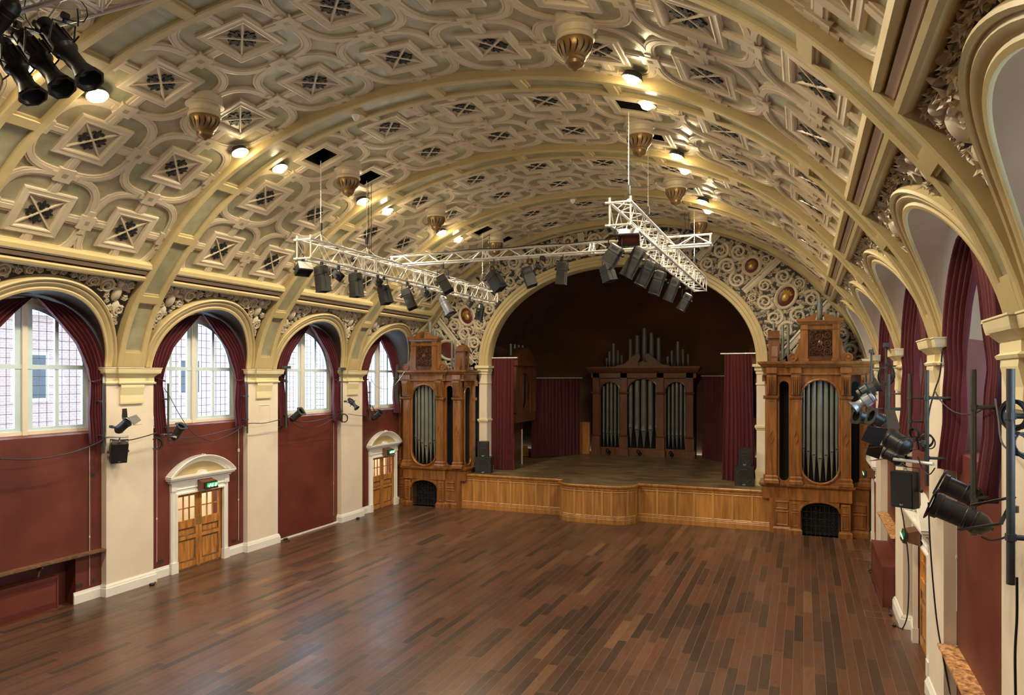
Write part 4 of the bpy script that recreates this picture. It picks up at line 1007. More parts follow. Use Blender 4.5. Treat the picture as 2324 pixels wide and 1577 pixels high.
def window_curtain(s, b, e, label):
    d = s['d']; yc = YC[b] - (.42 if b == 3 and e > 0 else 0) - (.2 if b == 3 and e > 0 else 0); rnd = random.Random(b*7 + e + d*3); dz = s['zs'] - 4.03
    root = empty('window_curtain', (s['xw'] + d*.1, yc + e*1.4, s['zs'] - .2), label, 'curtain', 'tied-back velvet curtains at the arched windows')
    zb = (3.78 if (b + e) % 2 else 3.88) + dz; zt = 7.18 + dz; folds = 5; n = folds * 7; m = MB(); rows = []; lin = []
    ph = rnd.uniform(0, 6)
    for j in range(31):
        f = j/30; z = zt + (zb - zt)*f; zz = z - dz
        ia = np.interp(zz, [3.7, 4.6, 5.25, 5.6, 6.2, 6.8, 7.18], [1.28, 1.30, 1.36, 1.27, .98, .42, .04])
        zs_ = 5.5; oa = 1.66 if zz < zs_ else math.sqrt(max(.002, 1.68**2 - (zz - zs_)**2)) + .02
        if d < 0 and e < 0: ia *= .8
        oa = max(oa, ia + .02); row = []
        for i in range(n + 1):
            u = i/n; a = ia + (oa - ia)*u; am = (.055 if d > 0 else .04) * min(1, (oa - ia)/.3) + .02; q = math.sin(u*folds*2*math.pi + ph + .5*math.sin(f*3 + u*4) + (i % 3)*.12)
            pin = 1 - .5*math.exp(-((zz - 5.3)/.25)**2)
            dd_ = 0 if d > 0 else (.06 if e < 0 else .09 - .24*(1 - u))
            row.append((s['xw'] + d*(.11 + dd_ + am*q*pin + np.interp(zz, [3.9, 4.5], [.05, -.02])), yc + e*(a + .006*math.sin(f*6 + i)), z))
        rows.append(row)
    m.loft(rows); recalc(m.build('cloth', M['velvet'], root, smooth=True))
    if d < 0: return
    m = MB(); z = 5.3 + dz; m.tube([(s['xw'] + d*.02, yc + e*1.68, z + .1), (s['xw'] + d*.2, yc + e*1.55, z + .02), (s['xw'] + d*.2, yc + e*1.38, z - .02), (s['xw'] + d*.03, yc + e*1.36, z)], .02, 6); m.build('tieback', M['velvet2'], root)
on = {-1: 'behind the camera', 0: 'nearest the camera', 1: 'second from the camera', 2: 'third from the camera', 3: 'farthest, beside the organ case'}
for sk, s in SIDE.items():
    for b in ((0, 1, 2, 3) if sk == 'L' else (0, 1, 2, 3)):
        for e in (-1, 1):
            if sk == 'R' and b == 3 and e > 0: continue
            window_curtain(s, b, e, 'maroon velvet curtain on the %s of the %s wall window %s' % ((('left' if e < 0 else 'right') if sk == 'L' else ('right' if e < 0 else 'left')), s['name'], on[b]))
m = MB(); m.loft([[(L['xw'] + .2, YC[3] + .88 + .03*math.sin(i*1.3), 5.9 - i*.14), (L['xw'] + .16, YC[3] + .58 + .2*abs(i - 6)/6, 5.9 - i*.14)] for i in range(13)])
tag(m.build('black_drape', M['lining'], loc=(L['xw'] + .18, YC[3] + .8, 4.2)), 'narrow black drape hooked beside the maroon curtain at the farthest left window', 'drape')

# ================================================================ TRUSSES AND HOISTS
def truss(name, a, b, w_, h, label, tri=False, xdir=False, seg=.42, group=None):
    a, b = Vector(a), Vector(b); root = empty(name, a, label, 'truss'); ax = (b - a).normalized(); L_ = (b - a).length
    sd = Vector((1, 0, 0)) if not xdir else Vector((0, 1, 0)); up = Vector((0, 0, 1))
    cs = [(-w_/2, 0), (w_/2, 0), (w_/2, h), (-w_/2, h)] if not tri else [(-w_/2, 0), (w_/2, 0), (0, h)]
    ch = [[a + sd*p + up*q, b + sd*p + up*q] for p, q in cs]
    m = MB()
    for c in ch: m.tube(c, .028, 8)
    m.build('chord_tubes', M['alu'], root, smooth='auto')
    m = MB(); n = int(L_/seg); nf = len(cs)
    for k in range(nf):
        c0, c1 = ch[k], ch[(k+1) % nf]
        for i in range(n):
            p = c0 if (i + k) % 2 else c1; q = c1 if (i + k) % 2 else c0
            m.tube([p[0] + ax*(L_*i/n), q[0] + ax*(L_*(i+1)/n)], .012, 5)
    m.build('lacing', M['alu'], root)
    nj = max(2, round(L_/2.9) + 1)
    for j in range(nj):
        s_ = L_ * j/(nj-1)
        for o in ((-.05, .05) if 0 < j < nj-1 else ((.04,) if j == 0 else (-.04,))):
            m = MB()
            for k in range(nf): m.tube([ch[k][0] + ax*(s_+o), ch[(k+1) % nf][0] + ax*(s_+o)], .02, 6)
            m.build('joint_frame', M['alu'], root, smooth='auto')
    m = MB()
    if not tri:
        for p in cs: 
            q = a + sd*p[0] + up*p[1]; o = up*(.10 if p[1] else -.0); m.tube([q + ax*.04, q + ax*.04 + o], .024, 8); m.tube([q + ax*.04, q + ax*.04 + sd*(.09 if p[0] < 0 else -.0)*-1], .024, 8)
        m.build('end_spigots', M['alu'], root, smooth='auto')
    return root
truss('lighting_truss', (-11.07, 14.05, 8.23), (-11.07, 25.4, 8.23), .40, .45, 'long square aluminium lighting truss hung on chains on the left, running toward the stage')
truss('lighting_truss', (-3.36, 13.95, 8.40), (-3.36, 25.9, 8.40), .42, .45, 'long square aluminium lighting truss hung on chains on the right, above the stage opening')
truss('lighting_truss', (-11.35, 18.45, 8.68), (-2.1, 18.45, 8.68), .30, .26, 'slim triangular aluminium truss crossing the hall over the two long trusses', tri=True, xdir=True)
def hoist(x, y, zt, zb, label, dark=False):
    root = empty('hoist_chain', (x, y, zb), label, 'chain', 'chains hanging the lighting trusses')
    m = MB(); n = int((zt - zb - .35)/.045); m.tube([(x + (.003 if i % 2 else -.003), y, zb + .35 + i*.045) for i in range(n + 1)], [.006 if i % 2 else .013 for i in range(n + 1)], 5); m.build('chain', M['steel'] if dark else M['alu'], root)
    m = MB(); m.box((x - .03, y - .03, zb + .2), (x + .03, y + .03, zb + .38)); m.tube([(x, y, zb + .2), (x + .035, y, zb + .15), (x + .03, y, zb + .09), (x - .01, y, zb + .08), (x - .03, y, zb + .11)], .012, 6); m.build('hook', M['tin'], root)
    m = MB()
    for sx in (-.18, .18): m.tube([(x, y, zb + .10), (x + sx, y + .2, zb - .12)], .008, 5); m.tube([(x, y, zb + .10), (x + sx, y - .2, zb - .12)], .008, 5)
    m.build('sling', M['cordm'], root)
for x, y, zt, zb, lb in ((-11.07, 14.74, 10.75, 8.82, 'silver hoist chain nearest the camera over the left truss'), (-11.07, 16.76, 10.75, 8.82, 'silver hoist chain second from the camera over the left truss'), (-11.07, 24.42, 10.75, 8.82, 'silver hoist chain farthest from the camera over the left truss'),
                         (-3.36, 14.74, 10.95, 8.98, 'silver hoist chain nearest the camera over the right truss'), (-3.36, 16.76, 10.95, 8.98, 'silver hoist chain second from the camera over the right truss'), (-3.36, 24.42, 10.95, 8.98, 'silver hoist chain farthest from the camera over the right truss')):
    hoist(x, y, zt, zb, lb)
m = MB()
for dx in (-.05, .06): m.tube([(-11.07 + dx, 16.9, 10.7), (-11.05 + dx*.5, 16.9, 8.7)], .008, 5)
tag(m.build('power_cable', M['cable'], loc=(-11.07, 16.9, 8.7)), 'pair of thin dark power cables hanging beside the second left hoist chain', 'cable')
m = MB(); m.tube([(-11.07 + .25, 24.5, 10.7), (-10.8, 24.5, 8.6)], .012, 5); m.tube([(-3.55, 24.5, 10.9), (-3.55, 24.5, 8.8)], .008, 5); m.tube([(-3.68, 24.5, 10.9), (-3.6, 24.5, 8.8)], .008, 5)
tag(m.build('power_cable', M['cable'], loc=(-7, 24.5, 8.7)), 'thin dark power cables dropping from the far ceiling hatches to both trusses', 'cable')
m = MB(); m.tube([(-10.9 + i*.5, 18.4, 8.97 + .02*math.sin(i*1.7)) for i in range(17)], .013, 5)
tag(m.build('power_cable', M['cable'], loc=(-7, 18.4, 8.97)), 'dark cable lying along the top of the slim cross truss', 'cable')

# ================================================================ LANTERNS
def basis(A, B, ref=Vector((0, 0, 1))):
    z = (B - A).normalized(); x = z.cross(ref); 
    if x.length < .05: x = Vector((1, 0, 0))
    x.normalize(); y = x.cross(z).normalized(); return x, y, z
def yoke(root, C, x, w_, H, clampr=.03, mt='tin', r=.012):
    m = MB(); U = Vector((0, 0, 1)); top = H
    p = [C - x*w_, Vector((*(C - x*w_)[:2], top.z - .06)) , Vector((*(C - x*w_*.9)[:2], top.z)), Vector((*(C + x*w_*.9)[:2], top.z)), Vector((*(C + x*w_)[:2], top.z - .06)), C + x*w_]
    m.tube(p, r, 6); m.build('yoke', M[mt], root)
    m = MB(); t = Vector((C.x, C.y, top.z)); m.box((t.x - .03, t.y - .03, t.z - .01), (t.x + .03, t.y + .03, t.z + .10)); m.tube([t + Vector((0, 0, .10)), t + Vector((.03, 0, .16)), t + Vector((0, 0, .2)), t + Vector((-.03, 0, .16))], .012, 6); m.build('hook_clamp', M['tin'], root)
    for e in (-1, 1): m = MB(); m.lathe([(.02, 0), (.035, .0), (.035, .03), (.01, .05)], C + x*e*(w_), x*e, 8); m.build('tilt_knob', M['tin'], root)
def box_lantern(A, B, w_, hang, label, group, ref=Vector((0, 1, .2)), mt='tin2', d=None, name='stage_light', lid='tin2'):
    A, B = Vector(A), Vector(B); x, y, z = basis(A, B, ref); L_ = (B - A).length; d = d or w_ * 1.05; C = A + (B - A)*.3
    root = empty(name, C, label, 'stage light', group); m = MB()
    def ring(s, kx, ky): c = A + z*L_*s; return [c + x*w_/2*kx*i + y*d/2*ky*j for i, j in ((-1,-1),(1,-1),(1,1),(-1,1))]
    R_ = [ring(0, .8, .7), ring(.06, 1, .9), ring(.36, 1, 1), ring(.37, .92, .93), ring(.42, .92, .93), ring(.43, 1, 1), ring(.95, 1.02, 1.02), ring(.96, 1.08, 1.08), ring(1, 1.08, 1.08), ring(1, .88, .88), ring(.93, .85, .85)]
    m.loft(R_, close=True); m.add(R_[0], [(0,1,2,3)]); recalc(m.build('housing', M[mt], root))
    m = MB(); q = ring(.94, .86, .86); m.add(q, [(0,1,2,3)]); m.build('lens', M['void'], root)
    m = MB()
    for e in (-1, 1):
        m.obox(A + z*L_*.55 + x*w_*.52*e, x, y, z, (.012, d*.12, L_*.7)); m.obox(A + z*L_*.2 + y*d*.5*e*.9, x, y, z, (w_*.6, .02, L_*.14))
    m.build('runner_rail', M['tin'], root)
    yoke(root, C, x, w_/2 + .045, Vector(hang)); return root
def flood(c, facing, w_, h, hang, label, group, lid=None, face=None):
    c = Vector(c); f = Vector(facing).normalized(); x = f.cross(Vector((0, 0, 1))).normalized(); y = x.cross(f).normalized(); root = empty('flood_light', c, label, 'stage light', group); m = MB()
    def ring(s, kx, ky, oy=0): q = c + f*s + y*oy; return [q + x*w_/2*kx*i + y*h/2*ky*j for i, j in ((-1,-1),(1,-1),(1,1),(-1,1))]
    R_ = [ring(-.16, .6, .35, .02), ring(-.13, .8, .6), ring(.02, 1, 1), ring(.10, 1.02, 1.02), ring(.10, .9, .85), ring(.03, .85, .8)]
    m.loft(R_, close=True); m.add(R_[0], [(0,1,2,3)]); recalc(m.build('housing', M['tin'], root))
    m = MB(); m.add(ring(.05, .87, .82), [(0,1,2,3)]); m.build('front_glass', face or M['void'], root)
    if lid: m = MB(); m.obox(c + y*(h*.5 + .015) - f*.02, x, f, y, (w_*.95, .2, .015)); m.build('top_plate', lid, root)
    yoke(root, c, x, w_/2 + .03, Vector(hang)); return root
def can(A, B, r, hang, label, group, mt='tin', plate=True, barn=False, name='par_can', side=None, yk=True):
    A, B = Vector(A), Vector(B); z = (B - A).normalized(); L_ = (B - A).length; C = A + (B - A)*.45; root = empty(name, C, label, 'stage light', group)
    m = MB(); m.lathe([(r*.16, -.02*L_), (r*.2, 0), (r*.5, .04*L_), (r*.82, .13*L_), (r*.93, .24*L_), (r, .26*L_), (r, .30*L_), (r*.93, .31*L_), (r*.93, .42*L_), (r*.97, .43*L_), (r*.97, .46*L_), (r*.93, .47*L_), (r*.95, .88*L_), (r*1.08, .90*L_), (r*1.08, L_), (r*.96, L_), (r*.9, .6*L_), (0, .5*L_)], A, z, 28, cap=False)
    recalc(m.build('can', M[mt], root, smooth='auto'))
    m = MB(); m.lathe([(0, .62*L_), (r*.88, .6*L_)], A, z, 24, cap=False); m.build('lens', M['void'], root)
    x, y, zz = basis(A, B)
    if plate:
        m = MB(); q = 1.28*r; n = 20
        for d0 in (0,):
            rows = []
            for i in range(n + 1):
                a = 2*math.pi*i/n; c_, s_ = math.cos(a), math.sin(a); k = q / max(abs(c_), abs(s_), (abs(c_)+abs(s_))/1.72)
                P = B + z*.02; rows.append([P + (x*c_ + y*s_)*r*.86, P + (x*c_ + y*s_)*k, P + (x*c_ + y*s_)*k + z*.012, P + (x*c_ + y*s_)*r*.86 + z*.012])
            m.loft(rows)
        recalc(m.build('colour_frame', M['tin'], root))
    if barn:
        m = MB(); q = r*1.1
        for dr, a in ((y, 50), (x, 55), (-y, 35), (-x, 55)):
            o = dr.cross(z).normalized(); dd = (z*math.cos(R(a)) + dr*math.sin(R(a))); P = B + dr*q
            m.add([P - o*q, P + o*q, P + o*q*.75 + dd*r*2.0, P - o*q*.75 + dd*r*2.0, P - o*q + z*.01, P + o*q + z*.01, P + o*q*.75 + dd*r*2.0 + z*.01, P - o*q*.75 + dd*r*2.0 + z*.01], [(0,1,2,3),(7,6,5,4),(0,4,5,1),(1,5,6,2),(2,6,7,3),(3,7,4,0)])
        m.build('barn_doors', M['tin'], root)
    if yk:
        m = MB(); w_ = r + .03; h = Vector(hang); xs = x; hd = (h - C); hl = hd.length; hn = hd.normalized(); xs = hn.cross(z); xs = xs.normalized() if xs.length > .1 else x
        E_ = C + hn*max(hl - .08, r*1.3); p = [C - xs*w_, E_ - xs*w_, E_ + xs*w_, C + xs*w_]
        for a, b in zip(p[:-1], p[1:]): 
            dd = (b - a); m.obox((a + b)/2, dd.normalized(), z if abs(dd.normalized().dot(z)) < .7 else hn, dd.normalized().cross(z if abs(dd.normalized().dot(z)) < .7 else hn).normalized(), (dd.length + .01, .035, .008))
        m.build('yoke', M['tin'], root)
        m = MB(); m.tube([E_, h], .022, 8); m.lathe([(.045, -.03), (.045, .03)], h, (0, 0, 1), 10); m.build('clamp', M['steel'], root)
    if side: m = MB(); m.obox(C + side*(r + .004), z, Vector((0,0,1)), side, (.16, .05, .004)); m.build('paper_tag', M['white'], root)
    return root
def profile(A, B, r, hang, label, group, mt='tin'):
    A, B = Vector(A), Vector(B); z = (B - A).normalized(); L_ = (B - A).length; C = A + (B - A)*.4; x, y, zz = basis(A, B); root = empty('profile_spot', C, label, 'stage light', group)
    m = MB(); m.lathe([(r*.5, 0), (r*.8, .03*L_), (r*.85, .14*L_), (r*.6, .17*L_), (r*1.0, .2*L_), (r*1.12, .42*L_), (r*1.15, .5*L_), (r*.95, .53*L_), (r*.82, .56*L_), (r*.8, .8*L_), (r*.85, .82*L_), (r*1.05, .9*L_), (r*1.3, L_), (r*1.2, L_), (r*.7, .85*L_), (0, .8*L_)], A, z, 20, cap=False)
    for i in range(10):
        a = i*.628; m.obox(A + z*L_*.33 + (x*math.cos(a) + y*math.sin(a))*r*1.1, z, (x*math.cos(a) + y*math.sin(a)), zz.cross(x*math.cos(a) + y*math.sin(a)), (L_*.26, .02, .008))
    recalc(m.build('body', M[mt], root, smooth='auto'))
    m = MB()
    for e in (x, -x, y, -y): m.obox(A + z*L_*.51 + e*r*1.5, e, z, e.cross(z), (.09, .02, .004))
    m.build('shutter', M['tin'], root)
    m = MB(); P = B; m.lathe([(r*1.15, -.01), (r*1.38, -.01), (r*1.38, .015), (r*1.15, .015)], P, z, 8, cap=False); m.build('colour_frame', M['tin'], root)
    h = Vector(hang); hn = (h - C).normalized(); xs = hn.cross(z); xs = xs.normalized() if xs.length > .1 else x; w_ = r*1.25; E_ = C + hn*max((h - C).length - .07, r*1.3)
    m = MB(); p = [C - xs*w_, E_ - xs*w_*.9, E_ + xs*w_*.9, C + xs*w_]; m.tube(p, .011, 6); m.build('yoke', M['steel'], root)
    m = MB(); m.tube([E_, h], .02, 8); m.lathe([(.04, -.03), (.04, .03)], h, (0, 1, 0), 10); m.build('clamp', M['tin'], root)
    return root

GL = 'stage lights under the left truss'; GR = 'stage lights under the right truss'; GX = 'stage lights under the cross truss'
def hy(u, x): r = ray(u, 600); return x * r[1] / r[0]
def BL(x, top, bot, w_, zh, label, grp, ref=Vector((0, 1, .2)), mt='tin2', dy=0):
    Y = hy(top[0], x); A = uy(*top, Y); B = uy(*bot, Y) + Vector((0, dy, 0)); C = A + (B - A)*.3
    return box_lantern(A, B, w_, (C.x, C.y, zh), label, grp, ref, mt)
BL(-11.0, (728, 603), (735, 662), .26, 8.12, 'large grey box lantern under the left truss, nearest the camera', GL, Vector((.3, 1, .2)))
BL(-11.0, (806, 619), (810, 674), .26, 8.12, 'grey box lantern pointing straight down, second along the left truss', GL, Vector((.3, 1, .2)))
BL(-11.0, (868, 648), (879, 689), .26, 8.12, 'dark box lantern tilted slightly right, third along the left truss', GL, Vector((.4, 1, .2)), 'tin')
BL(-11.0, (919, 655), (937, 700), .27, 8.12, 'dark box lantern tilted right under the left truss near its middle', GL, Vector((-.5, 1, .2)), 'tin')
Y = 14.2; c = uy(688, 612, Y); flood(c, (.4, -.2, -.8), .36, .28, (c.x, c.y, 8.17), 'small flood with a shiny top at the near end of the left truss', GL, lid=M['alu'])
for u, v, lb in ((768, 626, 'small black flood between the two nearest box lanterns of the left truss'), (857, 640, 'small black flood beside the third box lantern of the left truss'), (965, 665, 'small black flood under the middle of the left truss'), (1066, 690, 'small black flood near the far end of the left truss')):
    Y = hy(u, -10.95); c = uy(u, v, Y); flood(c, (.7, .35, -.6), .34, .22, (c.x, c.y, 8.12), lb, GL)
Y = hy(1005, -10.95); A = uy(1001, 672, Y); B = uy(1022, 712, Y); can(A, B, .15, (A.x + .1, A.y, 8.14), 'silver par can pointing down under the left truss, behind the small floods', GL, 'silver')
Y = hy(1090, -10.95); A = uy(1092, 690, Y); B = uy(1086, 726, Y); can(A, B, .16, (A.x, A.y, 8.14), 'black drum shaped lantern hanging at the far end of the left truss', GL, 'tin')
m = MB(); c = uy(803, 590, 16.4); m.lathe([(.03, -.08), (.06, -.05), (.06, .05), (.03, .08)], c, (1, .3, .4), 10); tag(m.build('small_projector', M['tin'], loc=c), 'small black lamp clipped inside the left truss above the box lanterns', 'stage light')
YX = 18.4
for (tp, bt_, lb, w_, ref, mt) in (((999, 628), (1019, 662), 'box lantern with white top and long yoke under the left of the cross truss', .27, Vector((-.6, 1, .2)), 'tin'), ((1113, 617), (1136, 657), 'dark box lantern leaning right under the cross truss, left of the stage arch', .29, Vector((.5, 1, .2)), 'tin'),
        ((1193, 608), (1208, 649), 'dark box lantern leaning right in front of the upper left of the stage arch', .28, Vector((-.6, 1, .2)), 'tin'), ((1277, 596), (1273, 646), 'dark box lantern hanging upright under the cross truss in front of the stage arch', .24, Vector((0, 1, .1)), 'tin2'), ((1374, 601), (1385, 638), 'black hooded lantern hanging under the cross truss beside the right truss', .27, Vector((.6, 1, .2)), 'tin')):
    A = uy(*tp, YX); B = uy(*bt_, YX); C = A + (B - A)*.3; o = box_lantern(A, B, w_, (C.x, C.y, 8.50), lb, GX, ref, mt)
    if tp[0] == 999:
        x_, y_, z_ = basis(A, B, ref); m = MB(); m.obox(A - z_*.005, x_, y_, z_, (w_*.98, w_*.98, .02)); m.build('pale_cap', M['alu'], o)
for u, v, lb in ((1232, 586, 'small black lamp clipped to the cross truss beside the upright box lantern'), (1222, 606, 'small black lamp on a wire below the cross truss')):
    c = uy(u, v, YX); m = MB(); m.lathe([(.03, -.09), (.07, -.05), (.07, .05), (.03, .09)], c, (1, .2, -.6), 10); m.tube([c, (c.x + .05, YX, 8.66)], .008, 5); tag(m.build('small_projector', M['tin'], loc=c), lb, 'stage light')
nr = ['nearest the camera', 'second from the camera', 'third from the camera', 'fourth from the camera', 'fifth from the camera', 'farthest from the camera']
for i, (tp, bt_) in enumerate((((1404, 558), (1378, 600)), ((1455, 563), (1420, 628)), ((1481, 592), (1452, 649)), ((1502, 615), (1483, 669)), ((1536, 632), (1515, 683)), ((1565, 667), (1544, 704)))):
    Y = min(25.2, -3.45 * ray(tp[0], 600)[1] / ray(tp[0], 600)[0]); A = uy(*tp, Y); B = uy(*bt_, Y); C = A + (B - A)*.3
    box_lantern(A, B, .25, (C.x, C.y, 8.26), 'long dark box lantern leaning left under the right truss, ' + nr[i], GR, Vector((.1, 1, .1)), 'tin2')
Y = 14.35; c = uy(1428, 540, Y); flood(c, (.1, -.75, -.6), .42, .26, (c.x, c.y, 8.3), 'flood with a bright white top and dark red face, near end of right truss', GR, lid=M['alu'], face=M['medal'])  # pale top plate stands in for light falling on the lantern

# near lanterns at the top left corner
tb = uz(228, 0, 9.35); ta = uz(0, 67, 9.35); dv = (ta - tb).normalized()
truss('lighting_truss', ta + dv*1.6, tb - dv*2.8, .36, .36, 'near aluminium truss bar crossing the top left corner of the photo above three black spotlights', tri=False, xdir=True, seg=.5)
def at_bar(u): 
    best = min((abs((_q := ta + (tb - ta)*f) and (1162 + F*(math.cos(PSI)*_q.x + math.sin(PSI)*_q.y)/(-math.sin(PSI)*_q.x + math.cos(PSI)*_q.y)) - u), f) for f in [i/60 for i in range(-30, 90)])[1]
    return ta + (tb - ta)*best
for (a, b, hu, lb) in (((97, 50), (203, 180), 148, 'rightmost'), ((47, 78), (141, 198), 84, 'middle'), ((3, 92), (75, 218), 30, 'leftmost')):
    h = at_bar(hu); A = uy(*a, h.y); B = uy(*b, h.y + .1); profile(A, B, .115, h - Vector((0, 0, .06)), lb + ' of three black profile spotlights at the top left corner of the photo', 'black profile spotlights at the top left corner')
c = uy(22, 40, at_bar(40).y - .3); can(c + Vector((.12, .0, .16)), c + Vector((-.22, -.05, -.12)), .10, at_bar(40), 'black spotlight with its cone turned away at the far top left corner', 'black profile spotlights at the top left corner')
m = MB(); yb = at_bar(100).y - .05
for pts in ([(58, 0), (54, 22), (60, 44), (75, 66), (95, 78)], [(6, 0), (10, 14), (22, 26)], [(182, 0), (196, 18), (199, 36), (190, 50), (165, 48), (150, 42)], [(176, 20), (178, 46), (177, 60)]): m.tube([uy(*p, yb) for p in pts], .006 if pts[0][0] != 176 else .009, 5)
tag(m.build('power_cable', M['cable'], loc=at_bar(100)), 'loose looping black cables around the spotlights at the top left corner', 'cable')

# ================================================================ WALL POLES, SPEAKERS AND LANTERNS
def pole(s, y, off, z0, z1, label, T=False, r=.026, arms=None):
    d = s['d']; x = s['xw'] + d*off; root = empty('scaffold_pole', (x, y, z0), label, 'pole', 'grey scaffold poles along the %s wall' % s['name'])
    m = MB(); m.tube([(x, y, z0), (x, y, z1)], r, 12); m.build('upright', M['steel'], root, smooth='auto')
    for zz in (arms or (z0 + .42, z1 - .42)):
        xs_ = s['xf'] if any(abs(y - v) < .69 for v in PC.values()) else s['xw']
        m = MB(); m.tube([(xs_, y, zz), (x, y, zz)], r*.72, 10); m.lathe([(r*1.35, -.03), (r*1.35, .03)], (x, y, zz), (0, 0, 1), 10); m.lathe([(.06, 0), (.06, .012)], (xs_, y, zz), (d, 0, 0), 12); m.build('bracket', M['steel'], root, smooth='auto')
    if T:
        m = MB(); m.box((x - .05, y - .17, z1), (x + .05, y + .17, z1 + .09)); m.build('top_plate', M['steel'], root)
    return x
pole(L, PC[1] - .93, .38, 3.55, 5.22, 'grey pole with two brackets on the near side of the nearest left pillar')
pole(L, PC[1] + .99, .36, 3.62, 5.22, 'grey pole with two brackets just past the nearest left pillar')
pole(L, PC[2] - .93, .38, 3.68, 5.22, 'grey pole on the near side of the second left pillar')
pole(L, PC[2] + .92, .32, 3.72, 5.66, 'thick grey pole with a flat top plate just past the second left pillar', T=True, r=.034)
pole(L, PC[3] - .93, .38, 3.72, 5.64, 'grey pole with a flat top plate on the near side of the third left pillar', T=True)
pole(L, PC[3] + .95, .34, 3.7, 5.2, 'slim grey pole just past the third left pillar beside the last window')
pole(Rr, PC[0] - .88, .44, 3.55, 5.47, 'thick dark pole wound with cable coils at the right edge, nearest the camera', r=.034)
pole(Rr, PC[0] + .85, .40, 3.64, 5.48, 'grey pole carrying two large par cans on the right wall', r=.03)
pole(Rr, PC[1] - .88, .42, 3.75, 5.5, 'dark pole wrapped in cable on the near side of the second right pillar', r=.03)
pole(Rr, PC[1] + 1.0, .42, 4.2, 5.45, 'grey pole with one bracket just past the second right pillar', r=.03)
pole(Rr, PC[2] - .75, .44, 4.3, 5.45, 'short grey pole before the third right pillar')
pole(Rr, PC[2] - .35, .46, 4.25, 6.05, 'dark pole with a flat top plate in front of the third right pillar', T=True)
pole(Rr, PC[3] - .95, .42, 4.1, 6.05, 'grey blue pole with a flat top plate before the fourth right pillar', T=True)
pole(Rr, PC[3] + 1.2, .40, 4.25, 5.5, 'slim grey pole in front of the right organ case')

def txt(s, size, root, co, X, Yv, mt):
    cu = bpy.data.curves.new('t', 'FONT'); cu.body = s; cu.size = size; cu.extrude = .001; cu.align_x = 'CENTER'; o = bpy.data.objects.new('t', cu); COL.objects.link(o)
    dg = bpy.context.evaluated_depsgraph_get(); me = bpy.data.meshes.new_from_object(o.evaluated_get(dg)); bpy.data.objects.remove(o)
    me.materials.clear(); me.materials.append(mt); n = bpy.data.objects.new('maker_badge', me); COL.objects.link(n); n.parent = root
    X = Vector(X).normalized(); Yv = Vector(Yv).normalized(); Z = X.cross(Yv); mm = Matrix((X, Yv, Z)).transposed().to_4x4(); mm.translation = Vector(co) - Vector(root['_w']); n.matrix_local = mm
def wall_speaker(c, face, w_, h, dp, label, hang, tilt=0):
    c = Vector(c); f = Vector(face).normalized(); x = Vector((0, 0, 1)).cross(f).normalized(); y = f.cross(x).normalized(); root = empty('wall_speaker', c, label, 'speaker', 'black loudspeakers hung from the wall poles'); m = MB()
    def ring(s, k, kh=1): q = c - f*s; return [q + x*w_/2*k*i + y*h/2*kh*j for i, j in ((-1,-1),(1,-1),(1,1),(-1,1))]
    R_ = [ring(0, 1), ring(.03, 1.0), ring(dp*.5, 1.0), ring(dp, .55, .92)]; m.loft(R_, close=True); m.add(R_[0], [(0,1,2,3)]); m.add(R_[-1], [(3,2,1,0)]); recalc(m.build('cabinet', M['tin'], root))
    m = MB(); m.obox(c + f*.006, x, y, f, (w_*.93, h*.94, .012)); m.build('grille', mat('speaker_grille', (.012, .012, .012), .7, bump=.3, bscale=300), root)
    m = MB()
    for e in (-1, 1): m.obox(c - f*dp*.45 + x*(w_/2 + .02)*e + y*h*.3, x, y, f, (.008, h*.65, .035)); m.lathe([(.02, 0), (.03, .02), (.03, .05), (.01, .06)], c - f*dp*.45 + x*(w_/2 + .01)*e, x*e, 8)
    m.obox(c - f*dp*.45 + y*(h*.62), x, y, f, (w_ + .05, .008, .035)); m.tube([c - f*dp*.45 + y*(h*.62), Vector(hang)], .015, 6); m.build('bracket', M['steel'], root)
    m = MB(); m.lathe([(.012, -.006), (.026, -.006), (.026, .006), (.012, .006)], c - f*dp*.35 + y*(h*.5 + .03), (.3, 1, 0), 12, cap=False); m.build('eye_bolt', M['alu'], root)
    txt('RCF', .032, root, c + f*.014 - y*h*.43, x, y, M['cordm'])
c = uy(272, 1030, 12.75); wall_speaker(c, (.75, -.35, -.28), .36, .50, .34, 'black loudspeaker hanging in front of the nearest left pillar, below a barn door spotlight', (c.x, 12.75, c.z + .42))
c = uy(2046, 1112, 12.75); wall_speaker(c, (-.62, -.78, -.04), .36, .56, .34, 'black loudspeaker with a ring bolt hanging from the right wall pole, beside the exit sign', (c.x, 12.75, c.z + .42))
def pipe_arm(p0, p1, label):
    m = MB(); m.tube([p0, p1], .026, 12); tag(m.build('cross_bar', M['alu'], smooth='auto', loc=p0), label, 'pole')
pipe_arm(uy(236, 992, 12.55), uy(291, 991, 12.62), 'short tube bar clamped to the nearest left pole above the loudspeaker')
pipe_arm(uy(2029, 1042, 12.7), uy(2118, 1053, 12.2), 'short silver tube clamped to the right wall pole above the loudspeaker')
pipe_arm(uy(363, 984, 14.35), uy(400, 992, 14.4), 'short tube bar holding a par can on the second left pole')
GW = 'lanterns clamped to the left wall poles'; GV = 'lanterns clamped to the right wall poles'
can(uy(263, 981, 12.5), uy(290, 957, 12.6), .11, uy(252, 968, 12.45), 'black spotlight with open barn doors on the pole beside the nearest left pillar', GW, plate=False, barn=True, name='barn_door_spot')
can(uy(393, 998, 14.5), uy(411, 968, 14.5), .11, uy(374, 984, 14.4), 'black par can with a square frame pointing up between the first two left pillars', GW)
can(uy(660, 954, 19.3), uy(683, 934, 19.3), .12, uy(648, 944, 19.2), 'black par can pointing right beside the thick pole past the second left pillar', GW)
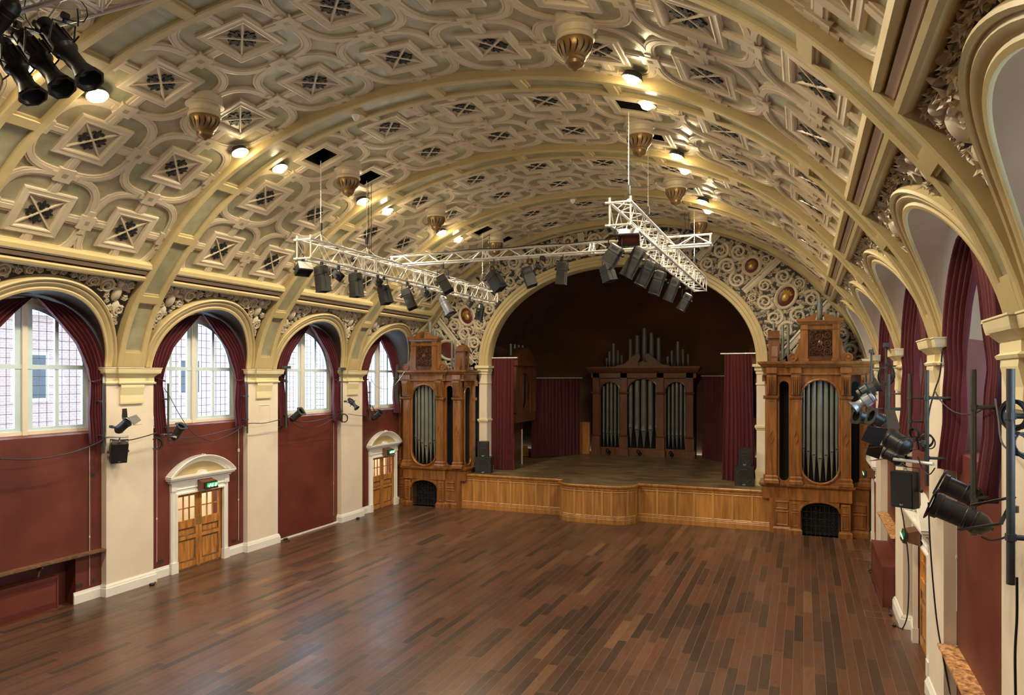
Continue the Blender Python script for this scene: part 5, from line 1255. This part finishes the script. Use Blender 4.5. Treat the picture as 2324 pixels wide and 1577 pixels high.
profile(uy(791, 904, 22.2), uy(810, 926, 22.2), .08, uy(783, 911, 22.1), 'black profile spotlight pointing down in front of the third left pillar', GW)
can(uy(845, 953, 24.1), uy(863, 937, 24.1), .11, Vector((-15.68, PC[3] + .95, 4.28)), 'black par can pointing right beside the last left window', GW)
sd = Vector((-.3, -.95, 0))
can(uy(2252, 1200, 8.6), uy(2120, 1144, 8.75), .125, uy(2300, 1155, 8.05), 'large black par can with taped labels at the right edge, nearest the camera', GV, side=None)
can(uy(2232, 1140, 9.4), uy(2138, 1096, 9.5), .11, uy(2212, 1135, 9.34), 'second large black par can behind the nearest one on the right wall', GV)
can(uy(2068, 1022, 12.4), uy(2019, 993, 12.6), .15, uy(2097, 1004, 12.45), 'black spotlight with blue grey barn doors above the right loudspeaker', GV, plate=False, barn=True, name='barn_door_spot')
can(uy(2050, 1046, 12.9), uy(2012, 1026, 13.1), .11, uy(2064, 1040, 13.0), 'dark barn door spotlight tucked behind the blue grey one', GV, plate=False, barn=True, name='barn_door_spot')
can(uy(2008, 958, 17.5), uy(1980, 945, 17.4), .15, uy(2015, 952, 17.5), 'dark round par can on the third right pillar pole', GV)
can(uy(1974, 951, 21.9), uy(1945, 944, 21.7), .17, Vector((1.73, PC[3] - .95, 4.28)), 'dark par can pointing left in front of the organ slot', GV)
profile(uy(1946, 897, 21.4), uy(1994, 873, 21.4), .17, uy(1984, 880, 21.9), 'grey profile spotlight with hexagonal hood, upper of two by the right organ case', GV, 'tin2')
profile(uy(1983, 899, 20.4), uy(1937, 925, 20.4), .13, uy(1984, 897, 21.9), 'blue grey profile spotlight pointing down left, lower of two by the right organ case', GV, 'silver')

# floor speakers on the stage
def stack(x, y, w_, z, hgt, dp, rot, label, top):
    root = empty('top_speaker' if top else 'bass_speaker', (x, y, z), label, 'speaker', 'stage loudspeakers beside the proscenium'); root.rotation_euler = (0, 0, rot); root['_w'] = [0., 0., 0.]
    def add(m, nm, mt, **k): return recalc(m.build(nm, mt, root, **k))
    m = MB()
    if top: m.prism([(-w_/2, -dp/2), (w_/2, -dp/2), (w_/2, 0), (w_*.3, dp/2), (-w_*.3, dp/2), (-w_/2, 0)], lambda a, b, h: (a, b, h), 0, hgt)
    else: m.box((-w_/2, -dp/2, .0), (w_/2, dp/2, hgt))
    add(m, 'cabinet', M['tin'])
    r = w_*.36; cz = hgt*.36 if top else hgt*.5
    m = MB(); m.lathe([(r*1.12, 0), (r*1.12, .012), (r, .015), (r*.9, -.02), (r*.4, -.06), (r*.3, -.045), (0, -.03)], (0, -dp/2 - .002, cz), (0, -1, 0), 24, cap=False); add(m, 'woofer', M['tin2'], smooth='auto')
    if top:
        m = MB(); m.prism([(-.15, .0), (.15, 0), (.06, .10), (-.06, .10)], lambda a, b, h: (a, -dp/2 - h, hgt*.70 + b), 0, .012); add(m, 'horn', M['tin2'])
    txt('RCF', .06, root, (0, -dp/2 - .02, hgt*.05), (1, 0, 0), (0, 0, 1), M['cordm'])
stack(-12.30, 27.3, .66, 1.41, .66, .6, .25, 'large black bass speaker on the left end of the stage', False)
stack(-12.32, 27.32, .46, 2.07, .64, .42, .25, 'smaller black speaker standing on the bass speaker at the left of the stage', True)
stack(-2.02, 27.75, .66, 1.41, .72, .6, .05, 'large black bass speaker on the right end of the stage', False)
stack(-2.0, 27.75, .44, 2.13, .66, .42, .05, 'smaller black speaker standing on the bass speaker at the right of the stage', True)
for u, lb in ((540, 'left'), (765, 'middle'), (992, 'right')):
    p = _p(1200 + u/2.975, 700 + 993/2.975, 2, 1.41); q = Vector((p.x, min(p.y, 35.3), 1.41)); can(q + Vector((-.02, -.05, .34)), q + Vector((.03, .25, .14)), .1, q + Vector((0, .1, .02)), 'small black floor lantern, %s of three in front of the back organ case' % lb, 'three floor lanterns at the back of the stage', plate=False)

# ================================================================ DOORS
DN = [0]
def door(s, b, sign=True):
    DN[0] += 1; d = s['d']; x = s['xw']; yc = YC[b]; root = empty('door_%d' % DN[0], (x, yc, 0), kind='structure')
    fn = lambda a, c, h: (x + d*h, yc + a, c); H = 2.14; hw = .86
    for e in (-1, 1):
        m = MB(); c0, c1 = sorted((e*.01, e*(hw - .01)))
        def bb(a0, a1, z0, z1, h0=-.08, h1=-.03): m.prism([(a0, z0), (a1, z0), (a1, z1), (a0, z1)], fn, h0, h1)
        bb(c0, c0 + .1, 0, H); bb(c1 - .1, c1, 0, H); bb(c0 + .1, c1 - .1, 0, .2); bb(c0 + .1, c1 - .1, .83, .93); bb(c0 + .1, c1 - .1, 1.15, 1.37); bb(c0 + .1, c1 - .1, H - .1, H)
        bb(c0 + .1, c1 - .1, .2, .83, -.07, -.055); bb(c0 + .1, c1 - .1, .93, 1.15, -.07, -.055)
        W3 = (c1 - c0 - .2)/3
        for k in (1, 2): bb(c0 + .1 + W3*k - .014, c0 + .1 + W3*k + .014, 1.37, H - .1, -.075, -.04)
        bb(c0 + .1, c1 - .1, 1.69, 1.72, -.075, -.04)
        leaf_ = recalc(m.build('door_leaf', M['doorwood'], root))
        m = MB()
        for z0, z1 in ((.2, .83), (.93, 1.15)): m.strip([(c0 + .12, z0 + .02), (c1 - .12, z0 + .02), (c1 - .12, z1 - .02), (c0 + .12, z1 - .02)], [(-.02, -.055), (-.01, -.035), (.02, -.045), (.02, -.055)], fn, close=True)
        m.prism([(c0 + .02, 0), (c1 - .02, 0), (c1 - .05, .05), (c0 + .05, .035)], fn, -.035, -.025); recalc(m.build('panel_moulding', M['worn'], leaf_))
        m = MB(); m.add([fn(c0 + .1, 1.37, -.06), fn(c1 - .1, 1.37, -.06), fn(c1 - .1, H - .1, -.06), fn(c0 + .1, H - .1, -.06)], [(0,1,2,3)]); m.build('glazing', M['glass'], leaf_)
        m = MB(); a = c0 if e > 0 else c1; m.prism([(a - .01 - (.09 if e < 0 else 0), 1.18), (a + (.09 if e > 0 else 0.01), 1.18), (a + (.09 if e > 0 else .01), 1.42), (a - .01 - (.09 if e < 0 else 0), 1.42)], fn, -.03, -.024); m.build('push_plate', M['brass'], leaf_)
    # white surround with segmental pediment
    m = MB(); prof = [(-.1, -.1), (-.1, .05), (-.06, .08), (-.02, .05), (.03, .05), (.06, .09), (.1, .09), (.1, 0)]
    m.strip([(hw + .09, 0), (hw + .09, H + .09), (-hw - .09, H + .09), (-hw - .09, 0)], prof, fn)
    for e in (-1, 1): m.prism([(e*(hw - .022), 0), (e*(hw + .205), 0), (e*(hw + .205), .3), (e*(hw - .022), .3)], fn, -.01, .1); m.prism([(e*(hw + .02), H + .12), (e*(hw + .2), H + .12), (e*(hw + .2), H + .32), (e*(hw + .02), H + .32)], fn, 0, .09)
    m.prism([(-hw - .19, H + .18), (hw + .19, H + .18), (hw + .19, H + .36), (-hw - .19, H + .36)], fn, 0, .07)
    zz = H + .34
    for z0, z1, p in ((0, .04, .10), (.04, .08, .13), (.08, .13, .19), (.13, .17, .22)): m.prism([(-hw - .19 - p*.7, zz + z0), (hw + .19 + p*.7, zz + z0), (hw + .19 + p*.7, zz + z1), (-hw - .19 - p*.7, zz + z1)], fn, 0, p)
    recalc(m.build('surround', M['white'], root))
    m = MB(); zb = zz + .17; rx = hw + .33; rise = .5; Rr_ = (rx*rx + rise*rise)/(2*rise); cz = zb + rise - Rr_; a0 = math.asin(rx/Rr_)
    rows = []
    for i in range(31):
        a = -a0 + 2*a0*i/30; rows.append([fn((Rr_ + o)*math.sin(a), max(zb, cz + (Rr_ + o)*math.cos(a)), h) for o, h in ((-.17, 0), (-.17, .06), (-.13, .09), (-.12, .13), (-.07, .15), (-.05, .2), (0, .23), (.02, .22), (.02, 0))])
    m.loft(rows)
    m.prism([(-.05, zb + rise), (.05, zb + rise), (.02, zb + rise + .05), (-.02, zb + rise + .05)], fn, .1, .2)
    m.prism([(-.16, zb), (.16, zb), (.11, .05 + zb), (.07, .09 + zb), (-.07, .09 + zb), (-.11, zb + .05)], fn, .02, .16)
    recalc(m.build('pediment', M['white'], root))
    m = MB(); pts = [(rx*.88*math.cos(math.pi*i/20), zb + (rise - .1)*math.sin(math.pi*i/20)) for i in range(21)]; m.add([fn(a, c, .03) for a, c in pts], [tuple(range(21))]); m.build('tympanum', M['rib'], root)
    # lobby behind the door
    m = MB(); xo = x - d*.36; x2 = x - d*2.4; ya, yb = yc - 1.3, yc + 1.3
    for q in ([(xo, ya, 0), (x2, ya, 0), (x2, ya, 2.7), (xo, ya, 2.7)], [(xo, yb, 0), (x2, yb, 0), (x2, yb, 2.7), (xo, yb, 2.7)], [(x2, ya, 0), (x2, yb, 0), (x2, yb, 2.7), (x2, ya, 2.7)], [(xo, ya, 2.7), (xo, yb, 2.7), (x2, yb, 2.7), (x2, ya, 2.7)], [(xo, ya, 0), (xo, yb, 0), (x2, yb, 0), (x2, ya, 0)]): m.add(q, [(0,1,2,3)])
    m.build('lobby', M['cream'], root)
    l = bpy.data.lights.new('lobby_light', 'POINT'); l.energy = 60; l.color = (1, .9, .68); l.shadow_soft_size = .2; o = bpy.data.objects.new('lobby_light', l); COL.objects.link(o); o.location = (x - d*1.3, yc, 2.4)
def exit_sign(s, b, label):
    d = s['d']; x = s['xw']; yc = YC[b] + .1; z = 2.17; root = empty('exit_sign', (x + d*.1, yc, z), label, 'exit sign', 'lit green exit signs over the side doors')
    m = MB(); m.prism([(0, 0), (.20, .05), (.20, .24), (0, .30)], lambda a, c, h: (x + d*(.09 + a), yc + h, z + c), -.25, .25); m.build('wooden_box', M['wood2'], root)
    m = MB(); m.obox((x + d*.33, yc, z + .13), Vector((0, 1, 0)), Vector((d*.95, 0, .2)).normalized(), Vector((0, 1, 0)).cross(Vector((d*.95, 0, .2)).normalized()), (.44, .07, .21)); m.build('casing', M['tin'], root)
    f = Vector((d*.95, 0, -.22)).normalized(); X = Vector((0, -d * -1, 0)); X = Vector((0, 1, 0)) if d > 0 else Vector((0, -1, 0)); Yv = f.cross(X).normalized(); Yv = Yv if Yv.z > 0 else -Yv
    o = Vector((x + d*.372, yc, z + .125)); P = lambda a, c, h: o + X*a + Yv*c + f*h
    m = MB(); m.prism([(-.2, -.085), (.2, -.085), (.2, .085), (-.2, .085)], P, 0, .006); m.build('green_face', M['exitg'], root)
    m = MB()
    def q(p): m.prism(p, P, .006, .009)
    q([(.09, -.06), (.155, -.06), (.165, .065), (.10, .065)])                                # doorway
    q([(-.012, .065), (.022, .065), (.022, -.01), (.05, -.01), (.005, -.07), (-.04, -.01), (-.012, -.01)])   # arrow down
    q([(-.075 + .016*math.cos(i*.785), .052 + .016*math.sin(i*.785)) for i in range(8)])
    q([(-.115, .03), (-.08, .036), (-.07, .03), (-.095, -.015), (-.12, -.01)]); q([(-.12, -.012), (-.095, -.012), (-.075, -.035), (-.085, -.07), (-.1, -.07), (-.095, -.04)]); q([(-.12, -.01), (-.105, -.02), (-.14, -.055), (-.175, -.05), (-.175, -.038), (-.145, -.038)]); q([(-.085, .03), (-.05, .005), (-.045, .015), (-.08, .036)]); q([(-.115, .03), (-.145, .02), (-.15, -.005), (-.14, -.008), (-.13, .01), (-.11, .015)])
    m.build('pictogram', M['exitw'], root)
for s in (L, Rr):
    for b in (1, 3): door(s, b)
exit_sign(L, 1, 'lit green exit sign over the doorway between the first two left pillars'); exit_sign(L, 3, 'lit green exit sign over the far left doorway beside the organ case')
exit_sign(Rr, 1, 'green exit sign on a wooden box over the right wall doorway beside the loudspeaker'); exit_sign(Rr, 3, 'green exit sign over the far right doorway beside the organ case')

# ================================================================ WALL FITTINGS
# shelf and radiator recess, left bay
def shelf(s, y0, y1, z, label, worn, dp=.30):
    d = s['d']; root = empty('wall_shelf', (s['xw'], (y0+y1)/2, z), label, 'shelf'); m = MB(); m.box((s['xw'], y0, z), (s['xw'] + d*dp, y1, z + .045)); m.box((s['xw'], y0, z - .05), (s['xw'] + d*.06, y1, z)); m.build('board', M['marble'] if worn else M['worn'], root)
    y = y0 + .4
    while y < y1 - .2:
        m = MB(); m.prism([(0, -.26), (.03, -.26), (.05, -.14), (.16, -.06), (dp - .05, 0), (0, 0)], lambda a, c, h: (s['xw'] + d*a, y + h, z + c), -.02, .02); recalc(m.build('bracket', M['worn'], root)); y += 1.4
shelf(L, 9.25, 12.62, 1.14, 'long narrow worn-edged shelf on the left wall above the radiator recess', False, .2)
shelf(Rr, 9.25, 12.6, 1.30, 'red marbled shelf low on the right wall at the bottom right corner', True, .26)
shelf(Rr, 18.9, 22.25, 1.62, 'red marbled shelf on the right wall above the maroon radiator box', True, .26)
def radbox(x0, x1, y0, y1, h, label, d):
    root = empty('radiator_cover', ((x0+x1)/2, (y0+y1)/2, 0), label, 'radiator cover'); m = MB(); m.box((x0, y0, 0), (x1, y1, h)); m.build('box', M['red'], root)
    xs = max(x0, x1) if d > 0 else min(x0, x1)
    for z0, z1 in ((h*.08, h*.24), (h*.76, h*.92)):
        m = MB(); n = int((y1-y0)/.025); m.box((xs, y0 + .04, z0), (xs + d*.006, y1 - .04, z1)); g = m.build('mesh_grille', M['medal'], root)
    m = MB(); m.strip([(y0 + .01, .01), (y1 - .01, .01), (y1 - .01, h - .01), (y0 + .01, h - .01)], [(-.02, 0), (-.02, .015), (.02, .015), (.02, 0)], lambda a, c, hh: (xs + d*hh, a, c), close=True); m.build('edge_frame', M['red'], root)
radbox(L['xw'] - .3, L['xw'] - .04, 8.2, 11.55, .78, 'maroon radiator cover with mesh strips in the recess at the bottom left', 1)
radbox(Rr['xw'] - .42, Rr['xw'] - .01, 18.9, 21.9, .95, 'maroon boxed radiator cover standing on the floor by the right wall', -1)
# blind cords
def cord(s, y, z0, z1, label):
    d = s['d']; x = s['xw'] + d*.03; m = MB(); m.tube([(x, y, z0), (x, y + .004, (z0+z1)/2), (x, y, z1)], .007, 5); m.lathe([(.012, -.03), (.018, 0), (.012, .03)], (x, y, z0 + (z1-z0)*.35), (0, 0, 1), 8)
    tag(m.build('blind_cord', M['cordm'], loc=(x, y, z0)), label, 'cord', 'thin white window cords on the side walls')
cord(L, 12.3, .35, 3.7, 'thin white cord hanging left of the nearest left pillar over the worn shelf'); cord(L, 14.25, .45, 3.75, 'thin white cord hanging just right of the nearest left pillar'); cord(L, 17.25, .4, 3.95, 'thin white cord hanging just left of the second left pillar')
cord(L, 19.0, .5, 3.7, 'thin white cord hanging just right of the second left pillar'); cord(L, 22.05, .3, 3.7, 'thin white cord hanging just left of the third left pillar'); cord(Rr, 12.45, 1.9, 4.2, 'thin white cord hanging over the marbled shelf at the right edge'); cord(Rr, 19.3, .5, 4.2, 'thin white cord beside the maroon radiator box on the right wall')
# sockets
def socket(s, y, z, label, w_=.15, mt='socket'):
    d = s['d']; x = s['xw']; root = empty('wall_socket', (x, y, z), label, 'socket', 'small sockets on the side walls'); m = MB(); m.box((x, y - w_/2, z - .045), (x + d*.015, y + w_/2, z + .045)); m.build('plate', M[mt], root)
    m = MB()
    for e in ((-1, 1) if w_ > .1 else (0,)): m.box((x + d*.015, y + e*w_*.22 - .012, z - .015), (x + d*.02, y + e*w_*.22 + .012, z + .015))
    m.build('outlet', M['tin'], root)
socket(L, 12.05, .42, 'dark double socket left of the nearest left pillar above the skirting'); socket(L, 12.45, .44, 'small dark socket touching the left side of the nearest left pillar', .08)
socket(L, 14.4, .44, 'dark double socket between the nearest left pillar and the door'); socket(L, 17.1, .42, 'dark double socket right of the left wall door'); socket(L, 17.32, .42, 'small dark socket beside the second left pillar', .07)
socket(L, 12.42, 3.0, 'small dark junction plate high beside the nearest left pillar', .08); socket(L, 17.28, 3.15, 'small white junction plate high beside the second left pillar', .07, 'white'); socket(L, 22.1, .75, 'small dark socket low beside the third left pillar', .09); socket(L, 24.0, .4, 'dark socket left of the far left doorway', .1)
# floor hatches (brass outlined)
def floor_hatch(x, y, w_, l, label):
    m = MB(); m.strip([(x - w_/2, y - l/2), (x + w_/2, y - l/2), (x + w_/2, y + l/2), (x - w_/2, y + l/2)], [(-.006, 0), (-.006, .003), (.006, .003), (.006, 0)], lambda a, c, h: (a, c, h), close=True)
    tag(m.build('floor_hatch', M['brass'], loc=(x, y, 0)), label, 'floor hatch', 'brass edged hatches let into the floor')
for (u, v, lb) in ((1997, 1396, 'brass edged floor hatch by the right wall, nearest the camera'), (1960, 1273, 'brass edged floor hatch by the right wall, middle one'), (1948, 1251, 'brass edged floor hatch by the right wall, nearest the organ'), (317, 1334, 'faint brass edged floor hatch in front of the nearest left pillar'), (870, 1168, 'faint brass edged floor hatch in front of the far left door')):
    p = uz(u, v, 0); floor_hatch(p.x, p.y, .62 if u > 1000 else .4, .45 if u > 1000 else 1.0, lb)
# plugs and loose ends on the floor
def plug(u, v, label, pts):
    p = uz(u, v, .03); root = empty('cable_plug', (p.x, p.y, 0), label, 'plug', 'plugs lying on the floor by the walls'); m = MB(); m.lathe([(.02, -.07), (.035, -.05), (.035, .05), (.028, .07)], p + Vector((0, 0, .005)), (.4, 1, 0), 10); m.build('connector', M['tin'], root)
    m = MB(); m.tube([uz(a, b, .012) for a, b in pts], .009, 5); m.build('flex', M['cable'], root)
plug(345, 1326, 'black plug on the floor at the foot of the nearest left pillar', [(345, 1326), (352, 1321), (356, 1314)])
plug(648, 1223, 'black plug on the floor just past the second left pillar', [(638, 1226), (648, 1223), (658, 1227), (648, 1230)])
plug(812, 1176, 'small dark plug on the floor before the third left pillar', [(808, 1177), (815, 1175)])
plug(2022, 1394, 'black plug beside the hatch by the right wall', [(2022, 1394), (2017, 1385), (2018, 1377), (2024, 1370)])
plug(2029, 1418, 'black plug on the floor in front of the second right pillar', [(2029, 1418), (2040, 1424), (2050, 1428)])
plug(1985, 1289, 'heap of black plugs and flex on the floor by the maroon radiator box', [(1970, 1296), (1980, 1290), (1988, 1287), (1984, 1296), (1972, 1300), (1990, 1303)])
# cables on walls
def cable(pts, r, label, y=None, mt='cable'):
    m = MB(); P = [Vector(p) for p in pts]; Q = []
    for i in range(len(P) - 1):
        p0, p1, p2, p3 = P[max(i-1, 0)], P[i], P[i+1], P[min(i+2, len(P)-1)]
        for k in range(6):
            t = k/6; Q.append(.5*((2*p1) + (p2-p0)*t + (2*p0-5*p1+4*p2-p3)*t*t + (3*p1-p0-3*p2+p3)*t**3))
    Q.append(P[-1]); m.tube(Q, r, 5); tag(m.build('wall_cable', M[mt], loc=P[0]), label, 'cable'); return P
XL = -15.6
C1 = lambda pts, x=XL: [ux(u, v, x) for u, v in pts]
cable(C1([(0, 1041), (80, 1042), (160, 1028), (215, 1008), (240, 993)]), .014, 'black cable sagging along the left wall toward the nearest pole')
cable(C1([(250, 997), (290, 999), (330, 990), (356, 982)]), .014, 'black cable crossing in front of the nearest left pillar')
cable(C1([(372, 990), (410, 994), (460, 990), (510, 978), (548, 968)]), .012, 'upper of the thin cables sagging between the first two left pillars')
cable(C1([(380, 1000), (430, 1003), (480, 1002), (530, 982), (560, 962), (600, 960), (636, 952)]), .012, 'lower of the thin cables sagging between the first two left pillars')
cable(C1([(372, 880), (388, 905), (410, 945), (440, 985), (480, 1002)]), .009, 'thin cable dropping diagonally in front of the second left window')
cable(C1([(657, 953), (690, 958), (730, 952), (772, 938)]), .012, 'upper thin cable sagging between the second and third left pillars')
cable(C1([(654, 950), (675, 968), (706, 972), (740, 960), (775, 936)]), .009, 'lower thin cable sagging between the second and third left pillars')
cable(C1([(790, 939), (815, 943), (838, 944)]), .010, 'short cable across the third left pillar')
cable([uy(840, 855, 24), uy(852, 875, 24.2), uy(875, 883, 25), uy(897, 872, 25.8), uy(918, 843, 26.2)], .010, 'pale cable looping from the last left window to the organ case', mt='silver')
cable([uy(2141, 773, 12.6), uy(2133, 850, 12.6), uy(2122, 884, 12.6), uy(2108, 940, 12.55), uy(2104, 1010, 12.55)], .012, 'black cable running down from the second right capital to the pole')
cable([uy(2122, 888, 12.5), uy(2140, 915, 12.0), uy(2168, 936, 11.2), uy(2205, 940, 10.2), uy(2240, 922, 9.4)], .010, 'black cables sagging across the maroon curtain on the right wall')
cable([uy(2258, 905, 9.2), uy(2266, 950, 8.9), uy(2272, 1000, 8.6), uy(2290, 1022, 8.2)], .010, 'black cable dropping beside the nearest right curtain')
cable([uy(2107, 1140, 12.5), uy(2112, 1250, 12.55), uy(2125, 1400, 12.6), uy(2140, 1490, 12.62), uy(2157, 1577, 12.65)], .012, 'black cable running down the second right pillar to the floor')
cable([uy(2308, 1310, 7.7), uy(2308, 1400, 7.72), uy(2304, 1480, 7.7), uy(2305, 1577, 7.7)], .012, 'black cable hanging below the nearest right pole')
cable([uy(2228, 1218, 8.5), uy(2250, 1226, 8.4), uy(2282, 1218, 8.2), uy(2300, 1195, 8.0)], .011, 'black tail cable curling from the nearest par can to the pole')
cable([uy(2044, 1148, 13.9), uy(2052, 1190, 13.9), uy(2062, 1280, 13.95), uy(2060, 1390, 14), uy(2048, 1428, 14.1)], .011, 'black cable hanging below the right loudspeaker down to the floor')
cable([uy(2083, 1036, 12.3), uy(2092, 1060, 12.3), uy(2108, 1077, 12.2), uy(2122, 1062, 12.1)], .009, 'short black cable loop under the silver tube on the right wall')
def coil(c, r, ax, n, label):
    c = Vector(c); ax = Vector(ax).normalized(); U = ax.orthogonal().normalized(); V = ax.cross(U); rnd = random.Random(n + int(r*100)); m = MB()
    for k in range(n):
        o = Vector([rnd.uniform(-.02, .02) for _ in range(3)]); a = rnd.uniform(.85, 1.1); b = rnd.uniform(.8, 1.3); m.tube([c + o + U*r*a*math.cos(i*.3307) + V*r*b*math.sin(i*.3307) + ax*.01*k for i in range(20)], .010, 5, cap=False)
    tag(m.build('cable_coil', M['cable'], loc=c), label, 'cable', 'coiled black cables on the wall poles')
coil(uy(2296, 940, 7.65), .13, (.8, .6, 0), 6, 'thick coil of black cable wound on the nearest right pole')
coil(uy(2318, 1010, 7.7), .10, (.5, -.8, .2), 4, 'lower tangle of black cable on the nearest right pole')
coil(uy(2010, 850, 17.6), .2, (.7, .6, 0), 5, 'tangle of black cable around the flat topped pole on the third right pillar')
coil(uy(2104, 1000, 12.55), .10, (.6, .8, 0), 3, 'small coil of black cable on the second right pillar pole')
coil(uy(354, 1006, 14.1), .14, (.8, -.5, 0), 4, 'coil of black cable hanging just past the nearest left pillar')
coil(uy(627, 962, 18.9), .13, (.8, -.5, 0), 4, 'coil of pale and black cable beside the second left pillar')
coil(uy(780, 948, 22.1), .15, (.8, -.5, 0), 4, 'tangle of black cable on the third left pillar pole')
coil(uy(2075, 985, 14.2), .10, (.8, .5, 0), 4, 'grey coil of cable hanging behind the second right pole')
# access panel on the second left pillar
m = MB(); x = L['xf']; m.strip([(PC[2] - .17, 3.95), (PC[2] + .29, 3.95), (PC[2] + .29, 4.5), (PC[2] - .17, 4.5)], [(-.012, 0), (-.008, .012), (.008, .012), (.012, 0)], lambda a, c, h: (x + h, a, c), close=True); tag(m.build('access_panel', M['cream'], loc=(x, PC[2], 4.2)), 'square cream access panel on the second left pillar below its bracket', 'panel')
# plywood sheet and chair back on the stage
m = MB(); m.box((-10.75, 35.9, 1.41), (-10.2, 35.94, 3.05)); tag(m.build('wood_panel', M['pine'], loc=(-10.5, 35.9, 1.41)), 'pale upright board standing left of the back organ case', 'board')
m = MB(); p = uz(1192, 1036, 1.42); m.obox((p.x, p.y, 1.7), Vector((1, 0, 0)), Vector((0, .95, .25)).normalized(), Vector((0, -.25, .95)).normalized(), (.3, .02, .55)); tag(m.build('small_board', M['pine'], loc=(p.x, p.y, 1.41)), 'small pale board leaning in the left wing of the stage', 'board')
m = MB(); m.tube([(-11.9, 30.6, 1.41), (-11.9, 30.6, 3.0)], .03, 8); tag(m.build('lamp_post', M['cream'], loc=(-11.9, 30.6, 1.41)), 'pale upright strip standing in the left wing of the stage', 'post')

# ================================================================ OUTSIDE
def outside(x0, x1, y0, y1, h, label, wn):
    root = empty('brick_building', ((x0+x1)/2, (y0+y1)/2, 0), label, 'building'); m = MB(); m.box((x0, y0, -1), (x1, y1, h)); m.build('walls', M['brick'], root)
    m = MB(); m.box((x0 - .2, y0 - .2, h), (x1 + .2, y1 + .2, h + .25)); m.build('parapet', M['white'], root)
    xs = x1 if x1 < 0 else x0; d = 1 if x1 < 0 else -1
    for y in wn:
        m = MB(); m.box((xs - .02*d, y - .6, 4.6), (xs + .05*d, y + .6, 6.2)); w_ = m.build('window', M['white'], root); m = MB(); m.box((xs + .05*d, y - .5, 4.7), (xs + .06*d, y + .5, 6.1)); m.build('pane', M['lining'], w_)
outside(-27, -23, 11.5, 17.5, 7.4, 'sunlit brick building seen through the nearest left windows', (13, 15.6))
outside(-30, -25, 22.5, 27.6, 8.2, 'brick building seen through the middle left windows', (24,))
outside(-30, -25, 33.5, 40, 8.6, 'brick building seen through the farthest left window', (36,))

for o in bpy.data.objects:
    if '_w' in o: del o['_w']
